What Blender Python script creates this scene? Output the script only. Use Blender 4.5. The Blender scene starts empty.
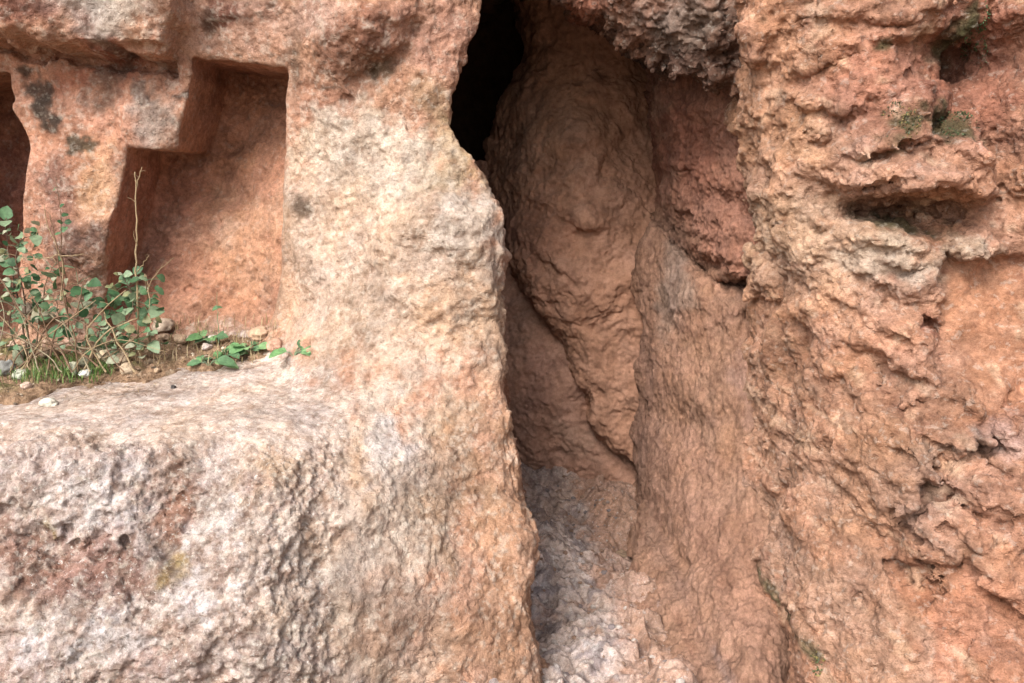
import bpy, math, random, time
import numpy as np
from mathutils import Vector, Matrix
T0 = time.time()
rng = np.random.default_rng(7)
random.seed(7)
SC = bpy.context.scene
COL = SC.collection

# ------------------------------------------------------------------ camera frame (metres)
EYE, PITCH, FPX = 1.55, math.radians(10), 887.0
CP, SP = math.cos(PITCH), math.sin(PITCH)
def P(px, py, Y):
    """point of the place seen at a photo position, standing Y metres in front of the eye"""
    dx = (px - 512) / FPX; dz = (341.5 - py) / FPX
    t = Y / (CP + dz * SP)
    return np.array([dx * t, Y, EYE + (-SP + dz * CP) * t])
def Pz(px, py, Z):
    dx = (px - 512) / FPX; dz = (341.5 - py) / FPX
    t = (Z - EYE) / (-SP + dz * CP)
    return np.array([dx * t, (CP + dz * SP) * t, Z])
def lin(c):
    c = np.asarray(c, float) / 255.0
    return np.where(c <= 0.04045, c / 12.92, ((c + 0.055) / 1.055) ** 2.4)
ALB = 0.60
def pig(c):
    l = lin(c); g = l @ np.array([.3, .6, .1])
    return (l * .80 + g * .20) * np.array([.985, 1.005, .965]) * ALB

# ------------------------------------------------------------------ noise volumes
NT = 96
def fft_noise(beta, lo, hi, seed):
    r = np.random.default_rng(seed)
    w = np.fft.rfftn(r.standard_normal((NT, NT, NT)).astype(np.float32))
    k = np.fft.fftfreq(NT) * NT; kz = np.fft.rfftfreq(NT) * NT
    K = np.sqrt(k[:, None, None] ** 2 + k[None, :, None] ** 2 + kz[None, None, :] ** 2)
    a = np.where((K >= lo) & (K <= hi), np.maximum(K, 1e-3) ** (-beta), 0)
    v = np.fft.irfftn(w * a, s=(NT, NT, NT)).astype(np.float32)
    return v / v.std()
V_SOFT = fft_noise(2.6, 2, 14, 1)       # smooth lumps
V_FBM = fft_noise(2.1, 3, 46, 2)        # fractal
V_FBM2 = fft_noise(1.7, 4, 46, 3)
def worley(ncell, seed):
    r = np.random.default_rng(seed)
    pts = r.random((ncell, ncell, ncell, 3)).astype(np.float32)
    g = (np.arange(NT) + 0.5) / NT * ncell
    ci = np.floor(g).astype(int); fr = (g - ci).astype(np.float32)
    F1 = np.full((NT,) * 3, 9, np.float32); F2 = F1.copy()
    for i in (-1, 0, 1):
        for j in (-1, 0, 1):
            for k in (-1, 0, 1):
                p = pts[np.ix_((ci + i) % ncell, (ci + j) % ncell, (ci + k) % ncell)]
                d = (p[..., 0] + i - fr[:, None, None]) ** 2 + (p[..., 1] + j - fr[None, :, None]) ** 2 + (p[..., 2] + k - fr[None, None, :]) ** 2
                m = d < F1
                F2 = np.where(m, F1, np.minimum(F2, d)); F1 = np.where(m, d, F1)
    return np.sqrt(F1), np.sqrt(F2)
W1, W2 = worley(11, 5)
def facets(ncell, seed):
    r = np.random.default_rng(seed)
    pts = r.random((ncell, ncell, ncell, 3)).astype(np.float32); off = r.standard_normal((ncell,) * 3).astype(np.float32)
    tilt = r.standard_normal((ncell, ncell, ncell, 3)).astype(np.float32)
    g = (np.arange(NT) + 0.5) / NT * ncell; ci = np.floor(g).astype(int); fr = (g - ci).astype(np.float32)
    best = np.full((NT,) * 3, 9, np.float32); out = best * 0
    for i in (-1, 0, 1):
        for j in (-1, 0, 1):
            for k in (-1, 0, 1):
                ix = np.ix_((ci + i) % ncell, (ci + j) % ncell, (ci + k) % ncell); p = pts[ix]; t = tilt[ix]
                dx = p[..., 0] + i - fr[:, None, None]; dy = p[..., 1] + j - fr[None, :, None]; dz = p[..., 2] + k - fr[None, None, :]
                d = dx * dx + dy * dy + dz * dz; m = d < best
                out = np.where(m, off[ix] * .6 + (t[..., 0] * dx + t[..., 1] * dy + t[..., 2] * dz) * .9, out); best = np.where(m, d, best)
    return out / out.std()
V_FACET = facets(9, 77)
def samp(vol, p, L, rot=0, aniso=None):
    """trilinear periodic sample, p (N,3); L = metres per period"""
    q = p
    c, s = math.cos(rot), math.sin(rot)
    q = np.stack([p[:, 0] * c + p[:, 2] * s, p[:, 1], -p[:, 0] * s + p[:, 2] * c], 1)
    if aniso is not None: q = q / np.asarray(aniso)
    q = (q / L * NT + 1000.37 + rot * 31.7) % NT
    i = q.astype(np.int32); f = (q - i).astype(np.float32)
    i %= NT; j = (i + 1) % NT
    f = f * f * (3 - 2 * f) * 0.5 + f * 0.5
    x0, y0, z0 = i.T; x1, y1, z1 = j.T; fx, fy, fz = f.T
    v = vol.ravel(); n = NT
    a00 = v[(x0 * n + y0) * n + z0]; a01 = v[(x0 * n + y0) * n + z1]
    a10 = v[(x0 * n + y1) * n + z0]; a11 = v[(x0 * n + y1) * n + z1]
    b00 = v[(x1 * n + y0) * n + z0]; b01 = v[(x1 * n + y0) * n + z1]
    b10 = v[(x1 * n + y1) * n + z0]; b11 = v[(x1 * n + y1) * n + z1]
    A = (a00 * (1 - fz) + a01 * fz) * (1 - fy) + (a10 * (1 - fz) + a11 * fz) * fy
    B = (b00 * (1 - fz) + b01 * fz) * (1 - fy) + (b10 * (1 - fz) + b11 * fz) * fy
    return A * (1 - fx) + B * fx

# ------------------------------------------------------------------ 2D fields
def sstep(a, b, x):
    t = np.clip((x - a) / (b - a), 0, 1); return t * t * (3 - 2 * t)
def smax(a, b, k):
    h = np.clip(0.5 + 0.5 * (a - b) / k, 0, 1); return b * (1 - h) + a * h + k * h * (1 - h)
def smin(a, b, k): return -smax(-a, -b, k)
class Field:
    """smooth surface through control points over a 2D domain, sampled bilinearly"""
    def __init__(s, uv, val, dom, step=0.01, smooth=1e-3):
        uv = np.asarray(uv, float); val = np.asarray(val, float); n = len(uv)
        s.u0, s.u1, s.v0, s.v1 = dom; s.h = step
        def phi(r2): return 0.5 * r2 * np.log(r2 + 1e-9)
        K = phi(((uv[:, None] - uv[None]) ** 2).sum(-1)) + np.eye(n) * smooth
        Pm = np.c_[np.ones(n), uv]
        M = np.block([[K, Pm], [Pm.T, np.zeros((3, 3))]])
        sol = np.linalg.solve(M, np.r_[val, 0, 0, 0])
        gu = np.arange(s.u0, s.u1 + step * .5, step); gv = np.arange(s.v0, s.v1 + step * .5, step)
        s.gu, s.gv = gu, gv
        U, V = np.meshgrid(gu, gv, indexing='ij'); s.U, s.V = U, V
        G = sol[n] + sol[n + 1] * U + sol[n + 2] * V
        for i in range(n): G += sol[i] * phi((U - uv[i, 0]) ** 2 + (V - uv[i, 1]) ** 2)
        s.G = G
    def at(s, u, v, G=None):
        G = s.G if G is None else G
        a = np.clip((np.asarray(u) - s.u0) / s.h, 0, G.shape[0] - 1.001); b = np.clip((np.asarray(v) - s.v0) / s.h, 0, G.shape[1] - 1.001)
        i = a.astype(np.int32); j = b.astype(np.int32); fa = a - i; fb = b - j
        if G.ndim == 3: fa = fa[..., None]; fb = fb[..., None]
        return (G[i, j] * (1 - fa) + G[i + 1, j] * fa) * (1 - fb) + (G[i, j + 1] * (1 - fa) + G[i + 1, j + 1] * fa) * fb
class Face(Field):
    """rock face y = G(x, z) from (px, py, Y) controls; G smaller = nearer"""
    def __init__(s, ctrl, dom, warp=0.012, seed=0.0):
        w = np.array([P(*c) for c in ctrl])
        super().__init__(w[:, [0, 2]], w[:, 1], dom)
        s.base = s.G.copy()
        q = np.c_[s.U.ravel(), np.full(s.U.size, seed), s.V.ravel()]
        s.WU = s.U + warp * samp(V_FBM, q, 0.9).reshape(s.U.shape)
        s.WV = s.V + warp * samp(V_FBM2, q + 0.37, 0.8).reshape(s.U.shape)
        s.N1 = samp(V_FBM, q + 1.7, 0.6).reshape(s.U.shape)
        s.N2 = samp(V_FBM2, q + 3.1, 0.35).reshape(s.U.shape)
    def locate(s, px, py):
        Y = 3.0
        for _ in range(12):
            w = P(px, py, Y); Y = 0.5 * Y + 0.5 * float(s.at(w[0], w[2], s.base))
        return P(px, py, Y)
    def ell(s, px, py, rx, ry, ang=0):
        """normalised elliptic distance from a place on the face"""
        w = s.locate(px, py); k = w[1] / FPX
        a = math.radians(ang); du = s.WU - w[0]; dv = s.WV - w[2]
        c, n = math.cos(a), math.sin(a)
        return np.sqrt(((du * c + dv * n) / (rx * k)) ** 2 + ((-du * n + dv * c) / (ry * k)) ** 2)
    def poly(s, pts, warped=True):
        """signed distance (m) to polygon, negative inside"""
        q = np.array([s.locate(*p)[[0, 2]] for p in pts]); U, V = (s.WU, s.WV) if warped else (s.U, s.V)
        d = np.full(U.shape, 1e9); ins = np.zeros(U.shape, bool)
        for i in range(len(q)):
            a, b = q[i - 1], q[i]; e = b - a; L = (e ** 2).sum()
            t = np.clip(((U - a[0]) * e[0] + (V - a[1]) * e[1]) / L, 0, 1)
            d = np.minimum(d, (U - a[0] - t * e[0]) ** 2 + (V - a[1] - t * e[1]) ** 2)
            c = (a[1] > V) != (b[1] > V)
            with np.errstate(all='ignore'): xx = (b[0] - a[0]) * (V - a[1]) / (b[1] - a[1]) + a[0]
            ins ^= c & (U < xx)
        d = np.sqrt(d); return np.where(ins, -d, d)
    def line(s, pts):
        q = np.array([s.locate(*p)[[0, 2]] for p in pts]); U, V = s.WU, s.WV
        d = np.full(U.shape, 1e9)
        for i in range(1, len(q)):
            a, b = q[i - 1], q[i]; e = b - a; L = (e ** 2).sum()
            t = np.clip(((U - a[0]) * e[0] + (V - a[1]) * e[1]) / L, 0, 1)
            d = np.minimum(d, (U - a[0] - t * e[0]) ** 2 + (V - a[1] - t * e[1]) ** 2)
        return np.sqrt(d)
    # relief (positive amount = sticks out)
    def bump(s, px, py, rx, ry, ang, amt): s.G -= amt * np.exp(-s.ell(px, py, rx, ry, ang) ** 2)
    def plateau(s, pts, amt, edge=0.02): s.G -= amt * sstep(edge, -edge, s.poly(pts))
    def crack(s, pts, width, depth): s.G += depth * np.exp(-(s.line(pts) / width) ** 2)
    def knob(s, px, py, rx, ry, ang, amt, sharp=0.25):
        s.G -= amt * sstep(1 + sharp, 1 - sharp, s.ell(px, py, rx, ry, ang))
    def lip(s, px, py, rx, ry, ang, amt):
        amt = amt * .95; ry = ry * 1.4
        """ledge with a sheer drop under it: bulge above, hollow below"""
        e = s.ell(px, py, rx, ry, ang); w = s.locate(px, py); k = w[1] / FPX; a = math.radians(ang)
        v = (-(s.WU - w[0]) * math.sin(a) + (s.WV - w[2]) * math.cos(a)) / (ry * k)
        s.G -= amt * np.exp(-e ** 2) * (sstep(-.12, .12, v) * 2 - 1)
    # pigment
    def paint0(s, c): s.C = np.empty(s.U.shape + (3,)); s.C[:] = pig(c)
    def mix(s, m, c): s.C = s.C * (1 - m[..., None]) + pig(c) * m[..., None]
    def blob(s, px, py, rx, ry, ang, c, a=1.0, noisy=0.5, soft=0.5):
        e = s.ell(px, py, rx, ry, ang) + noisy * 0.35 * s.N1 + noisy * .15 * s.N2
        s.mix(a * sstep(1 + soft, 1 - soft, e), c)
    def area(s, pts, c, a=1.0, soft=0.03, noisy=0.02):
        d = s.poly(pts) + noisy * s.N1
        s.mix(a * sstep(soft, -soft, d), c)
    def speck(s, c, thr, a, which=1, sc=0.15):
        n = s.N1 if which == 1 else s.N2
        s.mix(a * sstep(thr, thr + sc * 3, n), c)

# ------------------------------------------------------------------ surface nets
def surface(fn, lo, hi, h, band=0.12, noise_fn=None):
    """mesh the zero set of fn (neg = solid); coarse pass finds the band, noise only there"""
    lo = np.array(lo, float); hi = np.array(hi, float)
    B = 8
    nb = np.ceil((hi - lo) / (h * B)).astype(int); n = nb * B + 1
    F = np.empty(tuple(n), np.float32)
    g = [lo[a] + h * (B * np.arange(nb[a]) + B / 2) for a in range(3)]
    X, Y, Z = np.meshgrid(*g, indexing='ij')
    cf = fn(X.ravel(), Y.ravel(), Z.ravel()).reshape(X.shape)
    F[:-1, :-1, :-1] = np.repeat(np.repeat(np.repeat(np.sign(cf), B, 0), B, 1), B, 2)
    F[-1] = F[-2]; F[:, -1] = F[:, -2]; F[:, :, -1] = F[:, :, -2]
    act = np.abs(cf) < band + h * B
    idx = np.argwhere(act)
    o = np.stack(np.meshgrid(*[np.arange(B + 1)] * 3, indexing='ij'), -1).reshape(-1, 3)
    for st in range(0, len(idx), 700):
        ii = (idx[st:st + 700, None] * B + o[None]).reshape(-1, 3)
        p = lo + ii * h
        v = fn(p[:, 0], p[:, 1], p[:, 2])
        if noise_fn is not None: v = v + noise_fn(p)
        F[ii[:, 0], ii[:, 1], ii[:, 2]] = v
    S = F < 0
    nc = n - 1
    acc = []; quads = []
    for ax in range(3):
        sl0 = [slice(None)] * 3; sl1 = [slice(None)] * 3
        sl0[ax] = slice(0, -1); sl1[ax] = slice(1, None)
        e = np.argwhere(S[tuple(sl0)] != S[tuple(sl1)])
        e2 = e.copy(); e2[:, ax] += 1
        f0 = F[tuple(e.T)]; f1 = F[tuple(e2.T)]
        t = f0 / (f0 - f1)
        pos = e.astype(np.float64); pos[:, ax] += t
        b, c = (ax + 1) % 3, (ax + 2) % 3
        ok = (e[:, b] > 0) & (e[:, c] > 0) & (e[:, b] < nc[b]) & (e[:, c] < nc[c])
        q = []
        for db, dc in ((-1, -1), (0, -1), (0, 0), (-1, 0)):
            cc = e.copy(); cc[:, b] += db; cc[:, c] += dc
            good = (cc[:, b] >= 0) & (cc[:, c] >= 0) & (cc[:, b] < nc[b]) & (cc[:, c] < nc[c])
            cid = (cc[:, 0] * nc[1] + cc[:, 1]) * nc[2] + cc[:, 2]
            acc.append((cid[good], pos[good])); q.append(cid)
        q = np.stack(q, 1)[ok]; fl = (f0 < 0)[ok]
        q[~fl] = q[~fl][:, ::-1]
        quads.append(q)
    cid = np.concatenate([a[0] for a in acc]); pos = np.concatenate([a[1] for a in acc])
    u, inv = np.unique(cid, return_inverse=True)
    cnt = np.bincount(inv)
    V = np.stack([np.bincount(inv, pos[:, k]) for k in range(3)], 1) / cnt[:, None]
    Q = np.searchsorted(u, np.concatenate(quads))
    return lo + V * h, Q
def subdivide(V, Q, smooth=True):
    n = len(V); nq = len(Q)
    E = np.stack([Q, np.roll(Q, -1, 1)], -1).reshape(-1, 2); E.sort(1)
    key = E[:, 0].astype(np.int64) * n + E[:, 1]
    u, first, inv = np.unique(key, return_index=True, return_inverse=True)
    ue = E[first]
    mid = V[ue].mean(1); fc = V[Q].mean(1)
    ei = n + inv.reshape(-1, 4); ci = n + len(u) + np.arange(nq)
    if smooth:      # average-smoothed midpoints give a rounded surface
        fsum = np.zeros_like(mid); fcnt = np.bincount(inv, minlength=len(u))
        for k in range(3): fsum[:, k] = np.bincount(inv, np.repeat(fc[:, k], 4), len(u))
        inner = fcnt == 2
        mid[inner] = 0.5 * mid[inner] + 0.5 * (fsum[inner] / 2)
    nv = np.concatenate([V, mid, fc])
    nq_ = []
    for k in range(4):
        nq_.append(np.stack([Q[:, k], ei[:, k], ci, ei[:, (k - 1) % 4]], 1))
    return nv, np.concatenate(nq_)
def normals(V, Q):
    a = V[Q[:, 2]] - V[Q[:, 0]]; b = V[Q[:, 3]] - V[Q[:, 1]]
    fn = np.cross(a, b); N = np.zeros_like(V)
    for k in range(3):
        N[:, k] = np.bincount(Q.ravel(), np.repeat(fn[:, k], 4), len(V))
    return N / (np.linalg.norm(N, axis=1, keepdims=True) + 1e-12)
def relax(V, Q, it=1, f=.5):
    for _ in range(it):
        A = np.zeros_like(V); c = np.bincount(Q.ravel(), minlength=len(V))[:, None] * 4.0
        fc = V[Q].sum(1)
        for k in range(3): A[:, k] = np.bincount(Q.ravel(), np.repeat(fc[:, k], 4), len(V))
        V = V * (1 - f) + f * A / np.maximum(c, 1)
    return V

def relax_n(N, Q):
    M = relax(N, Q, 14, 1.0); return M / (np.linalg.norm(M, axis=1, keepdims=True) + 1e-9)
# ------------------------------------------------------------------ scene object helpers
def empty(name, loc, rz=0.0):
    o = bpy.data.objects.new(name, None); COL.objects.link(o)
    o.location = loc; o.rotation_euler = (0, 0, rz); o.empty_display_size = 0.1; return o
def tag(o, label=None, cat=None, group=None, kind=None):
    if label: o['label'] = label
    if cat: o['category'] = cat
    if group: o['group'] = group
    if kind: o['kind'] = kind
    return o
def np_mesh(name, V, Q, mat, parent=None, N=None, color=None, origin=(0, 0, 0), smooth=True):
    me = bpy.data.meshes.new(name)
    V = np.asarray(V, np.float32) - np.asarray(origin, np.float32); Q = np.asarray(Q, np.int32)
    nv, nf = len(V), len(Q); k = Q.shape[1]
    me.vertices.add(nv); me.vertices.foreach_set('co', V.ravel())
    me.loops.add(nf * k); me.loops.foreach_set('vertex_index', Q.ravel())
    me.polygons.add(nf); me.polygons.foreach_set('loop_start', np.arange(0, nf * k, k, dtype=np.int32))
    me.polygons.foreach_set('loop_total', np.full(nf, k, np.int32))
    me.update(calc_edges=True)
    me.polygons.foreach_set('use_smooth', np.full(nf, smooth, bool))
    if color is not None:
        a = me.color_attributes.new('pigment', 'FLOAT_COLOR', 'POINT')
        a.data.foreach_set('color', (color if color.shape[1] == 4 else np.c_[color, np.ones(nv)]).astype(np.float32).ravel())
    if N is not None: me.normals_split_custom_set_from_vertices(N.astype(np.float32))
    me.materials.append(mat)
    o = bpy.data.objects.new(name, me); COL.objects.link(o)
    if parent is not None: o.parent = parent
    else: o.location = origin
    return o
def submesh(V, Q, sel, N, C):
    q = Q[sel]; u, inv = np.unique(q, return_inverse=True)
    return V[u], inv.reshape(q.shape), N[u], C[u]

# ------------------------------------------------------------------ materials
class NG:
    def __init__(s, name):
        s.m = bpy.data.materials.new(name); s.m.use_nodes = True
        s.t = s.m.node_tree; s.t.nodes.clear()
        s.out = s.t.nodes.new('ShaderNodeOutputMaterial'); s.b = s.t.nodes.new('ShaderNodeBsdfPrincipled')
        s.t.links.new(s.b.outputs[0], s.out.inputs['Surface'])
    def n(s, t, **kw):
        x = s.t.nodes.new(t)
        for k, v in kw.items():
            if hasattr(x, k): setattr(x, k, v)
            else: x.inputs[k].default_value = v
        return x
    def l(s, a, b): s.t.links.new(a, b)
    def ramp(s, fac, stops):
        r = s.t.nodes.new('ShaderNodeValToRGB'); s.l(fac, r.inputs[0])
        e = r.color_ramp.elements
        while len(e) < len(stops): e.new(0.5)
        for i, (p, c) in enumerate(stops):
            e[i].position = p; e[i].color = tuple(c) + (1,) if hasattr(c, '__len__') else (c, c, c, 1)
        return r
    def mul(s, a, b, mode='MULTIPLY', fac=1.0):
        m = s.t.nodes.new('ShaderNodeMix'); m.data_type = 'RGBA'; m.blend_type = mode
        if isinstance(fac, float): m.inputs[0].default_value = fac
        else: s.l(fac, m.inputs[0])
        for v, k in ((a, 6), (b, 7)):
            if hasattr(v, 'is_linked'): s.l(v, m.inputs[k])
            else: m.inputs[k].default_value = tuple(v) + (1,)
        return m.outputs[2]
def rock_mat(name, bump=1.0, grain=1.0, speck=None, pits=0.5, stretch=(1, 1, 1), contrast=1.0, rot=(0, 0, 0), mottle=0.0):
    g = NG(name)
    at = g.n('ShaderNodeAttribute', attribute_name='pigment')
    tc = g.n('ShaderNodeTexCoord'); mp = g.n('ShaderNodeMapping'); mp.inputs['Scale'].default_value = stretch
    mp.inputs['Rotation'].default_value = rot
    g.l(tc.outputs['Object'], mp.inputs[0]); co = mp.outputs[0]
    def noise(sc, det=6, rough=.6, dist=0.0):
        x = g.n('ShaderNodeTexNoise'); x.inputs['Scale'].default_value = sc; x.inputs['Detail'].default_value = det
        x.inputs['Roughness'].default_value = rough; x.inputs['Distortion'].default_value = dist
        g.l(co, x.inputs['Vector']); return x.outputs['Fac']
    nA = noise(11, 5, .68, .1); nB = noise(60, 4, .72, .1); nC = noise(260, 3, .8)
    c = 0.30 * contrast
    vA = g.ramp(nA, [(.3, (1 - c, 1 - c * 1.12, 1 - c * 1.2)), (.52, (1, 1, 1)), (.72, (1 + c * .7, 1 + c * .78, 1 + c * .85))])
    col = g.mul(at.outputs['Color'], vA.outputs[0])
    c = 0.38 * contrast * grain
    vB = g.ramp(nB, [(.28, (1 - c, 1 - c * 1.1, 1 - c * 1.15)), (.5, (1, 1, 1)), (.72, (1 + c * .8, 1 + c * .85, 1 + c * .9))])
    col = g.mul(col, vB.outputs[0])
    vC = g.ramp(nC, [(.35, (.72, .69, .66)), (.6, (1.16, 1.16, 1.16))])
    col = g.mul(col, vC.outputs[0], fac=0.8 * grain if grain < 1.2 else 1.0)
    if speck is not None:
        sn = noise(70, 3, .8, .2)
        sr = g.ramp(sn, [(.60, 0.0), (.70, .75)])
        col = g.mul(col, speck, 'MIX', sr.outputs[0])
    if mottle:
        m1 = noise(24, 6, .7, .1); mr = g.ramp(m1, [(.50, 0.0), (.57, mottle)]); col = g.mul(col, (.66, .55, .47), 'MULTIPLY', mr.outputs[0])
        m2 = noise(33, 6, .7, .1); mr = g.ramp(m2, [(.56, 0.0), (.62, mottle * .55)]); col = g.mul(col, tuple(pig((240, 228, 216))), 'MIX', mr.outputs[0])
    g.l(col, g.b.inputs['Base Color'])
    g.b.inputs['Roughness'].default_value = 0.92
    g.b.inputs['Specular IOR Level'].default_value = 0.25
    vo = g.n('ShaderNodeTexVoronoi'); vo.inputs['Scale'].default_value = 75; vo.feature = 'F1'
    vo.inputs['Randomness'].default_value = 1
    dn = g.n('ShaderNodeTexNoise'); dn.inputs['Scale'].default_value = 25; g.l(co, dn.inputs['Vector'])
    ad = g.n('ShaderNodeMix'); ad.data_type = 'VECTOR'; ad.inputs[0].default_value = 0.06
    g.l(co, ad.inputs[4]); g.l(dn.outputs['Color'], ad.inputs[5]); g.l(ad.outputs[1], vo.inputs['Vector'])
    pr = g.ramp(vo.outputs['Distance'], [(.08, 0.0), (.38, 1.0)])
    h = g.n('ShaderNodeMath', operation='MULTIPLY'); h.inputs[1].default_value = 1.0; g.l(nB, h.inputs[0])
    h2 = g.n('ShaderNodeMath', operation='MULTIPLY_ADD'); h2.inputs[1].default_value = 0.5; g.l(nC, h2.inputs[0]); g.l(h.outputs[0], h2.inputs[2])
    h3 = g.n('ShaderNodeMath', operation='MULTIPLY_ADD'); h3.inputs[1].default_value = 0.35 * pits; g.l(pr.outputs[0], h3.inputs[0]); g.l(h2.outputs[0], h3.inputs[2])
    bp = g.n('ShaderNodeBump'); bp.inputs['Strength'].default_value = 1.0; bp.inputs['Distance'].default_value = 0.006 * bump
    g.l(h3.outputs[0], bp.inputs['Height']); g.l(at.outputs['Alpha'], bp.inputs['Strength']); g.l(bp.outputs[0], g.b.inputs['Normal'])
    return g.m
M_ledge = rock_mat('weathered_pale_limestone', 1.3, 1.1, speck=tuple(pig((245, 240, 238))), pits=.9, mottle=.6)
M_wall = rock_mat('weathered_tan_limestone', 1.3, 1.0, pits=.9, mottle=.28, contrast=.75)
M_niche = rock_mat('dressed_red_stone', 1.2, 1.0, pits=.5, mottle=.22)
M_right = rock_mat('eroded_orange_rock', 1.3, 1.0, pits=1.0, mottle=.35, stretch=(1, 1, 1.3))
M_pass = rock_mat('worn_brown_rock', 1.2, 1.05, pits=.4, stretch=(1.5, 1, .6))
M_back = rock_mat('smooth_brown_rock', .55, .5, pits=.2)
M_floor = rock_mat('trodden_rock', 1.2, 1.1, speck=tuple(pig((225, 215, 215))), pits=.4)
M_soil = rock_mat('dry_soil', 1.5, 1.2, pits=.6)

# relief along the normal shared by all rock meshes
def rough_relief(V, N, amp, kind):
    p = V
    if kind == 'crag':       # eroded conglomerate: overlapping lumps, hollows between
        a = samp(W1, p, 0.52, 0.5, (1.5, 1, 1)); a2 = samp(W2, p, 0.52, 0.5, (1.5, 1, 1))
        q = p + 0.010 * samp(V_FBM, p, .3)[:, None]
        b = samp(W1, q, 0.26, -0.6, (1.4, 1, 1))
        f = samp(V_FBM, p, 0.75, 0.3, (1.4, 1, .9)); g = samp(V_FBM2, q, 0.33, -.4, (1.3, 1, 1))
        w = p + 0.016 * samp(V_FBM, p, .45)[:, None] * np.array([1, 1, -1]); c1 = samp(V_FACET, w, 0.62, .7, (1.3, 1, 1)); c2 = samp(V_FACET, w, 0.27, -.5, (1.2, 1, 1))
        d = 0.009 * (0.55 - a) + 0.008 * np.minimum(a2 - a, .5) + 0.004 * (0.5 - b) + 0.011 * f + 0.006 * g + .0095 * c1 + .0045 * c2
        d -= 0.026 * sstep(1.1, 2.2, samp(V_FBM2, p, 0.5, 1.1))      # holes
        d -= 0.016 * sstep(1.2, 2.0, samp(V_FBM2, p, 0.24, .6))
    elif kind == 'pitted':
        b = samp(W1, p, 0.30, 0.9); f = samp(V_FBM, p, 0.7, .2); g = samp(V_FBM2, p, 0.28, .7)
        d = 0.009 * f + 0.007 * g + 0.003 * (0.5 - b) + .003 * samp(V_FACET, p, .4, .3) - 0.016 * sstep(1.3, 2.2, samp(V_FBM2, p, 0.45, 1.7))
    elif kind == 'chalk':
        b = samp(W1, p, 0.36, 0.9, (1.2, 1, 1)); f = samp(V_FBM, p, 0.8, .6, (1.2, 1, .8)); g = samp(V_FBM2, p, 0.3, .7)
        h = samp(V_FBM2, p, 0.19, .3); d = 0.014 * f + 0.009 * g + 0.006 * h + .006 * samp(V_FACET, p, .36, .3) + .003 * (.5 - b)
    elif kind == 'worn':     # vertical tool and wear marks
        f = samp(V_FBM, p, 0.7, .08, (.8, 1, 2.2)); g = samp(V_FBM2, p, 0.30, .1, (.8, 1, 2.0)); s = samp(V_SOFT, p, 1.5)
        d = 0.009 * f + 0.004 * g + 0.012 * s
    else:
        f = samp(V_FBM, p, 0.9, .4); g = samp(V_FBM2, p, 0.35, .3)
        fc = samp(V_FACET, p + .02 * samp(V_FBM, p, .6)[:, None], 1.1, .8); fd = samp(V_FACET, p, .5, .3)
        d = 0.007 * f + 0.003 * g + 0.0035 * fc + .0015 * fd
    return amp * d
def tintnoise(V, C, a=0.14):
    f = samp(V_FBM, V, 1.6, .7); g = samp(V_FBM2, V, .5, .2)
    w = samp(V_FBM, V + 5, 1.1, .3)
    C = C * (1 + a * (.6 * f + .5 * g))[:, None]
    C = C * (1 + np.clip(w, -2, 2)[:, None] * a * np.array([.12, .0, -.20]))
    return np.clip(C, 0.008, .85)
print('tables', time.time() - T0)

# ================================================================== LEFT OUTCROP
domA = (-2.7, 0.6, -0.3, 3.3)
A = Face([(-250, -120, 3.15), (-250, 300, 3.4), (-250, 700, 3.6), (0, -120, 3.1), (0, 10, 3.15), (0, 60, 3.25), (0, 300, 3.35), (0, 700, 3.5),
          (100, 100, 3.25), (100, 250, 3.28), (100, 600, 3.4), (180, 20, 3.2), (180, 600, 3.35), (240, 30, 3.15), (240, 200, 3.27), (240, 330, 3.3),
          (300, 60, 3.15), (300, 160, 3.17), (300, 250, 3.14), (300, 330, 3.1), (290, 450, 2.72), (270, 650, 2.45),
          (350, 100, 3.05), (350, 200, 3.05), (350, 300, 2.98), (350, 400, 2.70), (350, 500, 2.42), (350, 650, 2.24),
          (420, 60, 3.05), (420, 130, 3.05), (420, 200, 2.95), (420, 300, 2.88), (420, 400, 2.72), (420, 500, 2.52), (420, 650, 2.3),
          (470, 20, 3.15), (455, 80, 3.1), (470, 160, 3.02), (480, 220, 2.93), (485, 300, 2.88), (490, 400, 2.78), (495, 500, 2.65), (505, 650, 2.42),
          (470, -100, 3.1), (250, -100, 3.1)], domA, 0.010, 1.0)
# dressed block at the top left, with a straight lower edge
A.plateau([(-200, -200), (186, -200), (184, 10), (178, 58), (120, 54), (70, 50), (0, 38), (-200, 20)], 0.14, 0.004)
A.plateau([(-200, 20), (0, 38), (178, 58), (178, 105), (-200, 90)], -0.04, .04)
A.plateau([(-200, 18), (0, 37), (70, 49), (120, 53), (178, 57), (180, 74), (120, 68), (0, 54), (-200, 36)], -0.06, .006)
A.plateau([(163, -200), (420, -200), (400, -20), (340, 8), (240, 20), (168, 20)], 0.02, 0.02)
A.bump(375, 15, 60, 35, 20, 0.10); A.bump(330, 40, 40, 25, 0, 0.03); A.bump(395, 75, 40, 30, 50, -0.05)
A.crack([(420, 20), (400, 55), (360, 80), (345, 110)], 0.025, 0.03)
A.bump(460, 50, 40, 60, -20, 0.05); A.crack([(500, 10), (475, 60), (460, 90)], 0.02, 0.03)
A.knob(157, 118, 34, 38, 20, 0.035, .3); A.bump(70, 210, 60, 60, 0, 0.03); A.bump(28, 90, 30, 40, 0, -0.02)
A.plateau([(95, 215), (125, 205), (112, 270), (95, 275), (60, 240)], 0.03, .012)
A.bump(450, 230, 60, 45, -10, 0.04); A.crack([(395, 90), (415, 130), (440, 180)], 0.010, 0.012)
A.knob(445, 260, 75, 60, -20, 0.02, .2); A.bump(390, 350, 60, 40, 0, -0.02)
A.crack([(340, 395), (400, 380), (440, 440)], .03, .015); A.bump(300, 345, 50, 30, 0, .03)
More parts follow.
